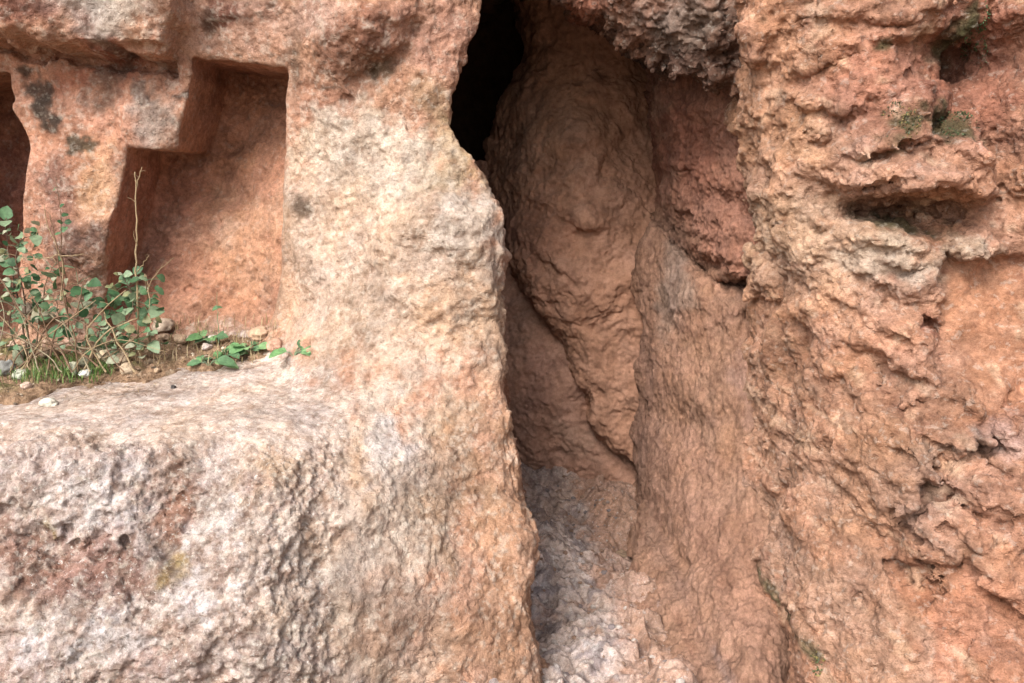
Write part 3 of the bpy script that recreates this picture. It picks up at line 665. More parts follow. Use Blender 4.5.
def nD(p): return -0.014 * samp(V_SOFT, p, 1.6) - 0.009 * samp(V_FBM, p, 1.1, .6)
VD, QD = surface(fD, (-0.3, 3.7, 0.2), (.85, 5.2, 2.85), 0.014, noise_fn=nD)
VD = relax(VD, QD, 5, .8); VD, QD = subdivide(VD, QD); ND = normals(VD, QD)
VD = VD + ND * (rough_relief(VD, ND, .7, 'smooth') + .28 * rough_relief(VD, ND, 1., 'pitted') * sstep(2.1, 1.5, VD[:, 2]))[:, None]; ND = normals(VD, QD)
o = np_mesh('boulder', VD, QD, M_back, None, ND, tintnoise(VD, D.at(VD[:, 0], VD[:, 2], D.C), .09), (.3, 4.4, .5))
tag(o, 'huge rounded brown boulder blocking the back of the passage', 'boulder')

# smooth slab under the boulder
Fs = Face([(505, 250, 4.55), (560, 300, 4.42), (640, 350, 4.35), (505, 350, 4.4), (560, 400, 4.3), (640, 450, 4.3), (515, 430, 4.38), (560, 470, 4.36), (640, 500, 4.2), (520, 480, 4.45), (560, 500, 4.34), (450, 300, 4.6), (450, 480, 4.7), (760, 480, 4.4), (560, 560, 4.1)], domD, .006, 15.)
Fs.crack([(522, 345), (535, 352), (543, 362)], .008, .010); Fs.bump(600, 460, 30, 20, -40, .03); Fs.bump(630, 480, 20, 14, 0, .03)
Fs.paint0((204, 148, 122)); Fs.blob(540, 380, 14, 50, -20, (174, 122, 102), .5, 1, .3); Fs.blob(580, 440, 30, 14, -30, (212, 164, 138), .5, 1, .3); Fs.blob(525, 320, 16, 40, -20, (188, 140, 116), .5); Fs.blob(590, 480, 50, 20, 0, (184, 130, 104), .6)
def fF(x, y, z): return smax(Fs.at(x, z) - y, y - 5.3, .03)
VF, QF = surface(fF, (-0.5, 3.6, -0.1), (.75, 5.4, 1.6), 0.014, noise_fn=lambda p: -.008 * samp(V_SOFT, p, 1.3))
VF = relax(VF, QF, 4, .8); VF, QF = subdivide(VF, QF); NF = normals(VF, QF)
VF = VF + NF * (rough_relief(VF, NF, .8, 'smooth') + .15 * rough_relief(VF, NF, 1., 'pitted'))[:, None]; NF = normals(VF, QF)
o = np_mesh('rock_slab', VF, QF, M_back, None, NF, tintnoise(VF, Fs.at(VF[:, 0], VF[:, 2], Fs.C), .07), (.1, 4.5, 0))
tag(o, 'smooth brown sloping rock slab tucked under the back boulder', 'rock slab')

# ================================================================== OVERHANGING GREY ROCK
domG = (-0.4, 1.6, 1.4, 3.4)
G = Face([(560, -200, 3.05), (650, -200, 2.95), (740, -200, 2.9), (570, 0, 3.3), (620, 0, 3.12), (700, 0, 3.0), (740, 0, 3.0), (620, 40, 3.22), (680, 60, 3.1), (740, 80, 3.05), (800, 60, 3.1), (800, -100, 3.0)], domG, .012, 18.)
G.bump(700, 35, 40, 20, -10, .05); G.lip(600, 12, 30, 8, -10, .04); G.crack([(605, 0), (612, 25)], .012, .03)
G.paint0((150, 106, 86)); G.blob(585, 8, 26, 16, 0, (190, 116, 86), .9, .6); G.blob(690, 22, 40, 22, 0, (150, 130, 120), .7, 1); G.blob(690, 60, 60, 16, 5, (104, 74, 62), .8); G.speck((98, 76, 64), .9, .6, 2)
gpoly = [(535, -220), (532, -60), (548, -8), (554, 12), (582, 24), (610, 32), (630, 48), (652, 58), (678, 70), (706, 76), (742, 92), (840, 100), (840, -220)]
G.sd = G.poly(gpoly)
def fG(x, y, z): return smax(smax(G.at(x, z) - y, G.at(x, z, G.sd) + .17 * (y - 3.1), .05), y - 4.7, .05)
VG, QG = surface(fG, (0.0, 2.7, 1.75), (1.2, 4.8, 2.9), 0.011, noise_fn=lambda p: -.016 * samp(V_FBM, p, .9, .4) - .007 * samp(V_FBM2, p, .5))
VG, QG = subdivide(VG, QG); NG_ = normals(VG, QG)
VG = VG + NG_ * rough_relief(VG, NG_, .6, 'crag')[:, None]; VG = relax(VG, QG, 1, .4); NG_ = normals(VG, QG)
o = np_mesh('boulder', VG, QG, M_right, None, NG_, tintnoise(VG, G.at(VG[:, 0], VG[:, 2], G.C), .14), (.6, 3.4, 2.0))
tag(o, 'grey and orange boulder wedged across the top of the passage', 'boulder')
print('DFG', time.time() - T0)

# ================================================================== CAVE SHELL (roof, far end) and top of the hill
def grid_sheet(name, fn, nu, nv, mat, col, amp=.03, origin=(0, 0, 0)):
    u, v = np.meshgrid(np.linspace(0, 1, nu), np.linspace(0, 1, nv), indexing='ij')
    V = np.stack(fn(u.ravel(), v.ravel()), 1)
    i = np.arange(nu * nv).reshape(nu, nv); Q = np.stack([i[:-1, :-1], i[1:, :-1], i[1:, 1:], i[:-1, 1:]], -1).reshape(-1, 4)
    N = normals(V, Q); V = V + N * (amp * samp(V_FBM, V, 1.3))[:, None]
    return np_mesh(name, V, Q, mat, None, None, tintnoise(V, np.tile(pig(col), (len(V), 1)), .1), origin)
# arch-shaped inner end of the cave, from left jamb over the roof to the right jamb
def shell(u, v):
    a = math.pi * u
    x = .25 - .98 * np.cos(a) * (1 - .1 * v); z = -.1 + (2.75 + .06 * np.sin(a * 5)) * np.sin(a) ** .35 * (1 - .0 * v); y = 3.9 + 2.0 * v
    e = sstep(.8, 1.0, v); return x * (1 - e) + .1 * e, y, z * (1 - e) + .8 * e
o = grid_sheet('cave_wall', shell, 120, 100, M_back, (120, 82, 64)); tag(o, kind='structure')
# hill above and round the outcrops, seen only from elsewhere
def hill(u, v):
    x = -9 + 18 * u; y = 3.0 + 7 * v + .35 * np.abs(x) * 0
    z = 2.6 + 1.6 * sstep(0, .5, v) + .25 * np.sin(x * 1.3)
    front = sstep(.03, 0, v)
    return x, y, z * (1 - front) + 2.45 * front
o = grid_sheet('hill', hill, 160, 80, M_right, (180, 130, 98), .12); tag(o, kind='structure')

# ================================================================== FLOOR OF THE PASSAGE, GROUND
nu, nv = 230, 480
X, Y = np.meshgrid(np.linspace(-.15, 1.0, nu), np.linspace(2.1, 4.7, nv), indexing='ij')
V = np.c_[X.ravel(), Y.ravel(), np.zeros(X.size)]
f = samp(V_FBM, V, .8, .3, (1.5, 1, 1)); w = samp(W1, V, .9, .3, (1.4, .8, 1)); w2 = samp(W2, V, .9, .3, (1.4, .8, 1)); g = samp(V_FBM2, V, .3)
V[:, 2] = .012 + .010 * f + .014 * (.55 - w) + .012 * np.minimum(w2 - w, .4) + .004 * g + .03 * samp(V_SOFT, V, 1.6) + .12 * sstep(.12, -.1, V[:, 0]) + .10 * sstep(3.95, 4.4, V[:, 1]) + .012 * samp(V_FACET, V, .7)
i = np.arange(nu * nv).reshape(nu, nv); Q = np.stack([i[:-1, :-1], i[1:, :-1], i[1:, 1:], i[:-1, 1:]], -1).reshape(-1, 4)
Cf = np.tile(pig((214, 188, 180)), (len(V), 1))
m = sstep(.2, .9, samp(V_FBM, V, .5, .8, (1.3, .8, 1)) + .5 * sstep(4.0, 4.3, V[:, 1]))[:, None]; Cf = Cf * (1 - .7 * m) + .7 * m * pig((138, 122, 128))
m = sstep(.6, 1.6, samp(V_FBM2, V + 3, .6, .8))[:, None]; Cf = Cf * (1 - .8 * m) + .8 * m * pig((214, 200, 198))
m = (sstep(.5, 1.5, samp(V_FBM, V + 9, .9, .2)) * .7 + sstep(.30, .42, V[:, 0]) * .8 + sstep(3.6, 4.25, V[:, 1] + .12 * samp(V_FBM, V, .6)) * .4).clip(0, 1)[:, None]; Cf = Cf * (1 - m) + m * pig((190, 144, 122))
FV = V.copy()
o = np_mesh('passage_floor', V, Q, M_floor, None, normals(V, Q), tintnoise(V, Cf, .12)); tag(o, kind='structure')
gx = np.concatenate([np.linspace(-300, -6, 14), np.linspace(-5, 5, 60), np.linspace(6, 300, 14)])
X, Y = np.meshgrid(gx, gx + 1, indexing='ij'); V = np.c_[X.ravel(), Y.ravel(), np.zeros(X.size)]
V[:, 2] = -.09 + .02 * samp(V_FBM, V * np.array([1, 1, 0]), 1.7)
n = len(gx); i = np.arange(n * n).reshape(n, n); Q = np.stack([i[:-1, :-1], i[1:, :-1], i[1:, 1:], i[:-1, 1:]], -1).reshape(-1, 4)
o = np_mesh('ground', V, Q, M_soil, None, None, tintnoise(V, np.tile(pig((196, 160, 130)), (len(V), 1)), .1)); tag(o, kind='structure')


# ================================================================== SOIL, STONES, PLANTS ON THE LEDGE
def proj(V):
    d = V - np.array([0, 0, EYE]); f = d[:, 1] * CP - d[:, 2] * SP; u = d[:, 1] * SP + d[:, 2] * CP
    return 512 + FPX * d[:, 0] / f, 341.5 - FPX * u / f
def nearest_surface(V, uv, px, py, rad=4):
    m = np.hypot(uv[0] - px, uv[1] - py) < rad
    if not m.any(): return None
    c = V[m]; return c[c[:, 1].argmin()]
def on_top(px, py):
    a, b = 1.8, 3.9
    for _ in range(30):
        m = .5 * (a + b); w = P(px, py, m)
        if w[2] > float(TOP.at(w[0], w[1])): a = m
        else: b = m
    return P(px, py, a)
sf = np.array([on_top(*c) for c in [(-200, 412), (0, 404), (60, 393), (110, 383), (150, 379), (200, 369), (240, 364), (290, 358), (325, 350)]])
nu, nv = 330, 200
U, Vv = np.meshgrid(np.linspace(0, 1, nu), np.linspace(0, 1, nv), indexing='ij')
xs = -2.5 + (sf[-1][0] + .02 + 2.5) * U
yf = np.interp(xs, sf[:, 0], sf[:, 1]) + .03 * samp(V_FBM, np.c_[xs.ravel(), 0 * xs.ravel(), 0 * xs.ravel()], .8).reshape(xs.shape)
ys = yf + (3.62 - yf) * Vv
q = np.c_[xs.ravel(), ys.ravel(), 0 * xs.ravel()]
zs = TOP.at(q[:, 0], q[:, 1]) + .004 + .028 * sstep(0, .22, Vv.ravel()) - .03 * sstep(.03, 0, Vv.ravel()) + .035 * sstep(.3, 1, Vv.ravel()) + .006 * samp(V_FBM, q, .5) + .003 * samp(V_FBM2, q, .2) + .006 * (.5 - samp(W1, q, .5))
zs -= .03 * sstep(.93, 1, U.ravel())
SV = np.c_[q[:, 0], q[:, 1], zs]
i = np.arange(nu * nv).reshape(nu, nv); SQ = np.stack([i[:-1, :-1], i[1:, :-1], i[1:, 1:], i[:-1, 1:]], -1).reshape(-1, 4)
sc_ = np.tile(pig((178, 138, 104)), (len(SV), 1))
m = sstep(.3, 1.4, samp(V_FBM2, SV, .5, .4))[:, None]; sc_ = sc_ * (1 - .7 * m) + .7 * m * pig((128, 94, 66))
m = (sstep(.2, 1.2, samp(V_FBM, SV + 2, .7, .4)) * sstep(-1.05, -1.4, SV[:, 0]) * sstep(.05, .2, Vv.ravel()))[:, None]; sc_ = sc_ * (1 - .8 * m) + .8 * m * pig((124, 122, 60))
m = sstep(.9, 1.6, samp(V_FBM2, SV + 7, .4, .4))[:, None]; sc_ = sc_ * (1 - .7 * m) + .7 * m * pig((214, 182, 150))
o = np_mesh('soil', SV, SQ, M_soil, None, normals(SV, SQ), sc_); tag(o, kind='structure')
suv = proj(SV); auv = proj(VA); buv = proj(VB)
allV = np.concatenate([SV, VA]); allu = (np.concatenate([suv[0], auv[0]]), np.concatenate([suv[1], auv[1]]))
def soil_at(px, py):
    w = nearest_surface(allV, allu, px, py, 5)
    return w if w is not None else on_top(px, py)

def simple_mat(name, c, rough=.8, var=.25, sc=60, trans=0.0, bump=.002, spec=.25):
    g = NG(name); tc = g.n('ShaderNodeTexCoord'); x = g.n('ShaderNodeTexNoise'); x.inputs['Scale'].default_value = sc; x.inputs['Detail'].default_value = 5
    g.l(tc.outputs['Object'], x.inputs[0]); r = g.ramp(x.outputs['Fac'], [(.3, tuple(np.array(c) * (1 - var))), (.7, tuple(np.array(c) * (1 + var)))])
    g.l(r.outputs[0], g.b.inputs['Base Color']); g.b.inputs['Roughness'].default_value = rough; g.b.inputs['Specular IOR Level'].default_value = spec
    b = g.n('ShaderNodeBump'); b.inputs['Distance'].default_value = bump; g.l(x.outputs['Fac'], b.inputs['Height']); g.l(b.outputs[0], g.b.inputs['Normal'])
    if trans:
        t = g.n('ShaderNodeBsdfTranslucent'); g.l(r.outputs[0], t.inputs[0]); mx = g.n('ShaderNodeMixShader'); mx.inputs[0].default_value = trans
        g.l(g.b.outputs[0], mx.inputs[1]); g.l(t.outputs[0], mx.inputs[2]); g.l(mx.outputs[0], g.out.inputs['Surface'])
    return g.m
def leaf_mat(name):
    g = NG(name); at = g.n('ShaderNodeAttribute', attribute_name='pigment'); tc = g.n('ShaderNodeTexCoord'); x = g.n('ShaderNodeTexNoise'); x.inputs['Scale'].default_value = 90
    g.l(tc.outputs['Object'], x.inputs[0]); r = g.ramp(x.outputs['Fac'], [(.3, .75), (.7, 1.2)]); c = g.mul(at.outputs['Color'], r.outputs[0])
    g.l(c, g.b.inputs['Base Color']); g.b.inputs['Roughness'].default_value = .6; g.b.inputs['Specular IOR Level'].default_value = .35
    t = g.n('ShaderNodeBsdfTranslucent'); g.l(c, t.inputs[0]); mx = g.n('ShaderNodeMixShader'); mx.inputs[0].default_value = .25
    g.l(g.b.outputs[0], mx.inputs[1]); g.l(t.outputs[0], mx.inputs[2]); g.l(mx.outputs[0], g.out.inputs['Surface']); return g.m
M_leaf = leaf_mat('leaf_green')
M_stone = rock_mat('pebble_stone', .5, .6, pits=.2)

class MB:
    def __init__(s): s.v = []; s.f = []; s.c = []
    def tube(s, pts, r0, r1, col, k=6):
        pts = [Vector(p) for p in pts]; n = len(pts); base = len(s.v)
        for i, p in enumerate(pts):
            t = (pts[min(i + 1, n - 1)] - pts[max(i - 1, 0)]).normalized()
            a = t.cross(Vector((.3, 1, .1))).normalized(); b = t.cross(a)
            r = r0 + (r1 - r0) * i / (n - 1)
            r *= 1 + .15 * math.sin(i * 2.3 + base)
            for j in range(k):
                q = p + (a * math.cos(j * 6.2832 / k) + b * math.sin(j * 6.2832 / k)) * r
                s.v.append(q); s.c.append(col)
        for i in range(n - 1):
            for j in range(k):
                s.f.append((base + i * k + j, base + i * k + (j + 1) % k, base + (i + 1) * k + (j + 1) % k, base + (i + 1) * k + j))
        for e in (0, n - 1):
            c = len(s.v); s.v.append(pts[e]); s.c.append(col)
            for j in range(0, k, 2):
                a_, b_, d_ = base + e * k + j, base + e * k + (j + 1) % k, base + e * k + (j + 2) % k
                s.f.append((c, a_, b_, d_))
    def leaf(s, pos, dir, up, L, W, col, cup=.25, lobes=0):
        """blade with midrib, cupped, made of two halves"""
        d = Vector(dir).normalized(); sd = d.cross(Vector(up)).normalized(); n = sd.cross(d)
        prof = [(0, .05), (.06, .30), (.14, .58), (.25, .84), (.38, .98), (.5, 1.0), (.62, .93), (.74, .78), (.84, .58), (.92, .36), (.975, .16), (1, .03)]
        base = len(s.v); bend = random.uniform(-.1, .6)
        for i, (t, w) in enumerate(prof):
            if lobes: w *= 1 + .07 * math.sin(i * 1.9 + base)
            droop = -bend * t * t
            for sg in (-1, 0, 1):
                ww = w * W * .5 * (1 + random.uniform(-.03, .03))
                p = Vector(pos) + d * (t * L) + sd * (sg * ww) + n * (abs(sg) * w * W * cup + droop * L + random.uniform(-.012, .012) * W)
                s.v.append(p); s.c.append(np.array(col) * random.uniform(.88, 1.12) * (1.12 if sg == 0 else 1))
        for i in range(len(prof) - 1):
            for k in (0, 1):
                a = base + i * 3 + k; s.f.append((a, a + 1, a + 4, a + 3))
    def build(s, name, mat, parent=None, origin=(0, 0, 0), smooth=True):
        return np_mesh(name, np.array([tuple(v) for v in s.v]), np.array(s.f), mat, parent, None, np.clip(np.array(s.c), 0, 1), origin, smooth)
G1, G2, G3, G4 = pig((96, 142, 92)), pig((138, 164, 122)), pig((176, 178, 146)), pig((62, 108, 62))
T1, T2, T3 = pig((196, 164, 118)), pig((150, 112, 80)), pig((128, 96, 74))
def curve(pts, Ys, seed=0, sub=4, jit=.002):
    """smooth world polyline through places"""
    w = [Vector(P(x, y, Y)) for (x, y), Y in zip(pts, Ys)]; out = []
    r = random.Random(seed)
    for i in range(len(w) - 1):
        p0, p1, p2, p3 = w[max(i - 1, 0)], w[i], w[i + 1], w[min(i + 2, len(w) - 1)]
        for k in range(sub):
            t = k / sub
            q = .5 * ((2 * p1) + (p2 - p0) * t + (2 * p0 - 5 * p1 + 4 * p2 - p3) * t * t + (3 * p1 - p0 - 3 * p2 + p3) * t ** 3)
            out.append(q + Vector((r.gauss(0, jit), r.gauss(0, jit), r.gauss(0, jit))) * (1 if i + k else 0))
    out.append(w[-1]); return out
def plant(name, label, cat, stems, leaves, seed, leafsize=.042, group=None, extra=0):
    """stems: list of (px path, Y range, radius, colour); leaves: (px, py, size factor, colour)"""
    r = random.Random(seed); random.seed(seed)
    sb, lb = MB(), MB(); nodes = []; base = None
    for pts, (Ya, Yb), rad, col in stems:
        n = len(pts)
        if pts[0][1] > 300:
            g = soil_at(*pts[0]); Ya = g[1]
        c = curve(pts, [Ya + (Yb - Ya) * i / (n - 1) for i in range(n)], r.random())
        if base is None: base = c[0].copy()
        sb.tube(c, rad, rad * .45, col); nodes += c[2:]
        for q in c[2::2]:      # little side spurs
            if r.random() < .35:
                e = q + Vector((r.uniform(-1, 1), r.uniform(-1, .3), r.uniform(.1, 1))).normalized() * r.uniform(.01, .035)
                sb.tube([q, (q + e) / 2 + Vector((0, 0, .003)), e], rad * .4, rad * .2, col, 4)
    def put(tip, sz, col):
        # nearest point of a stem carries it on a short stalk
        q = min(nodes, key=lambda a: (a - tip).length); d = tip - q
        L = leafsize * sz * r.uniform(.8, 1.2)
        out = Vector((r.uniform(-1, 1), -r.uniform(.1, .9), r.uniform(-.25, .8))).normalized()
        if d.length > 1e-4: out = (out + d.normalized() * .6).normalized()
        p0 = tip - out * L * .5
        sb.tube([q, (q + p0) / 2 + Vector((0, 0, .004)), p0], .0011, .0009, G2 if col is not G3 else T1, 4)
        up = Vector((r.uniform(-.5, .5), -r.uniform(.4, 1.0), r.uniform(.4, 1)))
        lb.leaf(p0, out, up, L, L * r.uniform(.75, .95), col, .12, 1)
    for px, py, sz, col in leaves:
        q = min(nodes, key=lambda a: (a - Vector(P(px, py, a.y))).length)
        put(Vector(P(px, py, q.y + r.uniform(-.05, .03))), sz, col)
    for k in range(extra):
        q = r.choice(nodes); put(q + Vector((r.uniform(-.05, .05), r.uniform(-.05, .04), r.uniform(-.03, .05))), r.uniform(.4, .85), r.choice([G1, G2, G2, G4, G3, pig((150, 150, 96)), pig((84, 120, 72))]))
    root = empty(name, base); tag(root, label, cat, group)
    sb.build('stem', M_leaf, root, base); 
    if lb.v: lb.build('foliage', M_leaf, root, base)
    return root
plant('leafy_shrub', 'leafy green shrub at the left photo edge, stems climbing beside the dark left niche', 'shrub',
      [([(28, 362), (22, 320), (14, 280), (8, 250), (6, 218)], (3.1, 3.12), .0035, T3), ([(30, 360), (24, 300), (16, 262), (22, 240), (36, 236)], (3.1, 3.08), .003, T3),
       ([(34, 360), (40, 315), (45, 285), (52, 268)], (3.1, 3.1), .003, T2), ([(24, 362), (10, 330), (14, 300), (13, 282)], (3.1, 3.05), .003, T3)],
      [(6, 213, 1, G1), (5, 223, 1, G2), (14, 241, 1.2, G2), (20, 243, .9, G2), (36, 238, 1.0, G2), (34, 268, .9, G4), (12, 262, .8, G4), (16, 281, 1, G2), (26, 279, .8, G4), (48, 276, 1.5, G2), (55, 282, 1.2, G4), (10, 271, .9, G1), (30, 258, .6, G1), (2, 232, .8, G4), (8, 300, .8, G1), (36, 300, .8, G1)], 3, .043, None, 110)
plant('leafy_shrub', 'spreading green shrub with grey-green leaves growing in front of the stepped niche', 'shrub',
      [([(88, 360), (86, 330), (82, 300), (78, 284)], (3.1, 3.08), .003, T2), ([(92, 360), (100, 330), (112, 305), (108, 290)], (3.1, 3.1), .003, T3), ([(95, 360), (118, 335), (132, 310), (130, 290), (124, 278)], (3.1, 3.08), .003, T3),
       ([(100, 362), (125, 345), (148, 325), (150, 300), (146, 275)], (3.1, 3.05), .0028, T1), ([(84, 360), (66, 335), (60, 320), (56, 300)], (3.1, 3.05), .003, T2), ([(98, 362), (110, 350), (135, 348), (150, 340)], (3.1, 3.0), .0025, T2)],
      [(80, 290, 1.5, G4), (92, 282, 1.1, G4), (70, 268, 1, G2), (83, 309, 1.4, G3), (76, 306, .9, G3), (92, 306, .8, G3), (103, 303, 1.2, G1), (115, 299, 1.2, G1), (110, 312, 1.1, G1), (125, 279, 1.3, G1), (134, 279, .9, G4), (136, 291, 1.3, G2), (131, 303, 1.1, G4),
       (162, 278, .9, G1), (150, 301, 1.1, G4), (157, 309, 1.6, G2), (141, 314, 1.2, G1), (118, 319, 1.2, G2), (97, 318, .9, G1), (57, 332, 1.3, G1), (103, 323, .9, G2), (137, 344, 1.2, G1), (144, 339, 1.2, G2), (153, 345, 1.3, G2), (125, 326, 1, G1), (66, 318, .9, G1), (145, 322, 1, G1), (88, 295, 1, G1), (112, 330, .8, G2)], 5, .044, None, 150)
plant('slender_herb', 'thin upright herb with small dark leaves before the rock between the two niches', 'herb',
      [([(70, 345), (66, 290), (62, 250), (60, 215), (56, 180)], (3.1, 3.1), .0022, T2)], [(60, 222, .7, G4), (65, 215, .8, G4), (64, 228, .7, G1), (62, 205, .5, G4), (68, 222, .6, G4), (54, 190, .4, G1), (58, 234, .6, G1)], 8, .035)
plant('dry_stalk', 'tall straight pale dry stalk with a forked tip rising across the stepped niche', 'dry stalk',
      [([(139, 352), (138, 300), (136, 262), (137, 220), (136, 190), (135, 172)], (3.1, 3.06), .0042, T1), ([(136, 190), (139, 178), (142, 167)], (3.065, 3.06), .0022, T1), ([(137, 272), (143, 264), (149, 256)], (3.06, 3.03), .002, T1), ([(137, 246), (134, 238), (134, 231)], (3.06, 3.03), .0022, T1)], [], 9)
plant('dry_stalk', 'short pale dry stalk with a thin leaning branch right of the tall forked stalk', 'dry stalk',
      [([(150, 345), (148, 315), (147, 295), (145, 274)], (3.05, 3.0), .0036, T1), ([(147, 292), (155, 275), (167, 263), (174, 258)], (3.0, 2.97), .0016, T1)], [], 10)
br = []
rr = random.Random(4)
for pts in ([(2, 368), (16, 335), (40, 300), (62, 290)], [(30, 370), (20, 340), (-6, 310)], [(84, 370), (104, 335), (138, 318)], [(48, 370), (56, 330), (76, 312), (84, 280)], [(14, 370), (40, 352), (84, 340), (110, 345)], [(100, 368), (80, 352), (44, 348), (12, 335)], [(118, 368), (128, 350), (152, 346), (176, 356)], [(26, 368), (50, 322), (70, 318), (100, 330)], [(110, 366), (96, 350), (74, 345), (62, 320)], [(-10, 372), (5, 320), (-4, 285), (-14, 260)], [(72, 372), (60, 350), (30, 325), (8, 290), (-8, 268)], [(66, 370), (50, 340), (32, 297), (20, 300)], [(90, 372), (68, 330), (45, 310), (32, 297)], [(62, 372), (40, 350), (0, 330), (-20, 322)],
            [(20, 372), (38, 345), (62, 325), (96, 300)], [(78, 372), (75, 340), (64, 300), (56, 245), (50, 215)], [(60, 360), (50, 345), (20, 345), (-10, 352)], [(106, 372), (88, 340), (92, 322), (126, 290)], [(40, 372), (30, 345), (22, 315), (4, 285)],
            [(10, 372), (24, 350), (60, 342), (100, 352)], [(124, 372), (106, 345), (122, 322), (150, 326)], [(72, 372), (90, 350), (120, 340), (168, 352)], [(135, 372), (122, 350), (108, 322), (104, 312)]):
    br.append((pts, (3.05, 3.0 + rr.uniform(-.1, .08)), rr.uniform(.0018, .0044), rr.choice([T1, T1, T2, pig((176, 156, 122))])))
br += [([(60, 255), (40, 258), (20, 258)], (3.0, 3.0), .002, T1), ([(60, 256), (75, 255), (84, 254)], (3.0, 2.98), .002, T1), ([(61, 300), (62, 262), (48, 228), (44, 205)], (3.02, 3.0), .0024, T1)]
plant('dry_bush', 'tangle of bare straw coloured twigs at the foot of the left rock face', 'dry bush', br, [(55, 262, .35, G3), (35, 256, .4, G3), (30, 253, .35, T1), (22, 258, .4, T1), (38, 318, .8, G3), (28, 325, .7, G3)], 12, .03)
# low weeds along the foot of the wall
def weed(label, px, py, n, size, seed, width=1.6, tall=.3):
    r = random.Random(seed); random.seed(seed); g = Vector(soil_at(px, py)); sb, lb = MB(), MB()
    for k in range(n):
        a = r.uniform(0, 6.283); d = Vector((math.cos(a) * width, math.sin(a) * .9, tall + r.uniform(0, .45))).normalized()
        L = size * 1.4 * r.uniform(.6, 1.1); p1 = g + d * L * .6 + Vector((0, 0, .004)); sb.tube([g + Vector((0, 0, -.004)), (g + p1) / 2 + Vector((0, 0, .004)), p1], .0013, .001, G2, 4)
        lb.leaf(p1, (d.x, d.y, d.z * .25), (r.uniform(-.3, .3), -.5, 1), L, L * .8, r.choice([pig((112, 168, 96)), pig((138, 186, 116)), G1]), .1, 1)
    root = empty('weed', g); tag(root, label, 'weed', 'green weeds along the foot of the wall'); sb.build('stem', M_leaf, root, g); lb.build('foliage', M_leaf, root, g)
weed('rightmost broad-leaved green weed, below the pale rock pillar', 293, 351, 15, .04, 21)
weed('broad-leaved green weed second from the right, under the niche', 252, 347, 14, .038, 22)
weed('flat green weed closest to the viewer on the soil edge', 212, 361, 11, .04, 23)
weed('small flat weed between the nearest weed and the tufted one', 226, 352, 8, .038, 24)
weed('tufted upright weed beside two small white pebbles', 207, 340, 14, .036, 25, 1.0, .9)
plant('seedling', 'single thin seedling with a small leaf tuft above the tufted weed', 'seedling', [([(219, 343), (218, 325), (217, 308), (217, 292)], (3.2, 3.2), .0014, G1)], [(215, 308, .7, G1), (220, 307, .7, G1), (222, 332, .6, G1)], 26, .03)
# grass and straw: nobody could count them
def blades(name, label, cat, spots, n, h, cols, seed, flat=0.0):
    r = random.Random(seed); b = MB()
    for k in range(n):
        x0, y0, x1, y1 = r.choice(spots); g = Vector(soil_at(r.uniform(x0, x1), r.uniform(y0, y1)))
        a = r.uniform(0, 6.283); L = h * r.uniform(.4, 1.1); d = Vector((math.cos(a), math.sin(a), 0)); s = d.cross(Vector((0, 0, 1))) * .0013; c = r.choice(cols)
        lean = r.uniform(.2, .8) + flat * 2; z = (1 - flat)
        p = [g + Vector((0, 0, -.003)), g + d * L * lean * .3 + Vector((0, 0, L * .55 * z + .003)), g + d * L * lean + Vector((0, 0, L * .85 * z + .002))]
        i = len(b.v)
        for q, w in ((p[0], 1), (p[1], .9), (p[2], .15)):
            b.v += [q - s * w, q + s * w]; b.c += [c, c]
        b.f += [(i, i + 1, i + 3, i + 2), (i + 2, i + 3, i + 5, i + 4)]
    o = b.build(name, M_leaf); tag(o, label, cat, kind='stuff')
blades('grass', 'short bright green grass among pebbles under the shrubs', 'grass', [(25, 355, 60, 376), (55, 352, 75, 372), (88, 360, 112, 372), (0, 370, 100, 380)], 700, .035, [pig((122, 168, 60)), pig((96, 146, 56)), pig((150, 176, 76))], 31)
blades('dry_grass', 'thin straw coloured dry grass at the foot of the wall', 'dry grass', [(165, 320, 275, 345), (-20, 330, 60, 375), (100, 345, 260, 360)], 420, .05, [T1, pig((206, 178, 128)), pig((182, 158, 96))], 32)
blades('plant_litter', 'brown dry stalks and leaf litter lying on the soil', 'litter', [(0, 372, 160, 392), (100, 345, 260, 366), (0, 345, 120, 380)], 420, .06, [T1, T2, T3], 33, .92)
# stones
def stone(px, py, w, h, col, label, group=None, seed=0, tall=None):
    g = soil_at(px, py + h * .3); k = g[1] / FPX; rx = w * .52 * k; rz = h * .56 * k; ry = rx * .8
    m = bpy.data.meshes.new('s')
    import bmesh
    bm = bmesh.new(); bmesh.ops.create_icosphere(bm, subdivisions=4, radius=1)
    V = np.array([v.co[:] for v in bm.verts]); F = np.array([[v.index for v in f.verts] for f in bm.faces]); bm.free(); bpy.data.meshes.remove(m)
    q = V * .16 + seed * .731; f = samp(V_SOFT, q, .9); f2 = samp(V_FBM, q, .8)
    V = V * (1 + .10 * f + .04 * f2 + .09 * samp(V_FACET, q * .8, .8))[:, None]; V = np.sign(V) * np.abs(V) ** .88
    V = V * np.array([rx, ry, rz]); a = seed * 1.7; c, s = math.cos(a * .2) , math.sin(a * .2)
    V = np.c_[V[:, 0] * c - V[:, 1] * s, V[:, 0] * s + V[:, 1] * c, V[:, 2]]
    org = np.array([g[0], g[1], g[2]]); V = V + org + np.array([0, 0, rz * .45])
    C = tintnoise(V, np.tile(pig(col), (len(V), 1)), .12)
    o = np_mesh('pebble' if w < 16 else 'stone', V, F, M_stone, None, None, C, org); tag(o, label, 'stone', group)
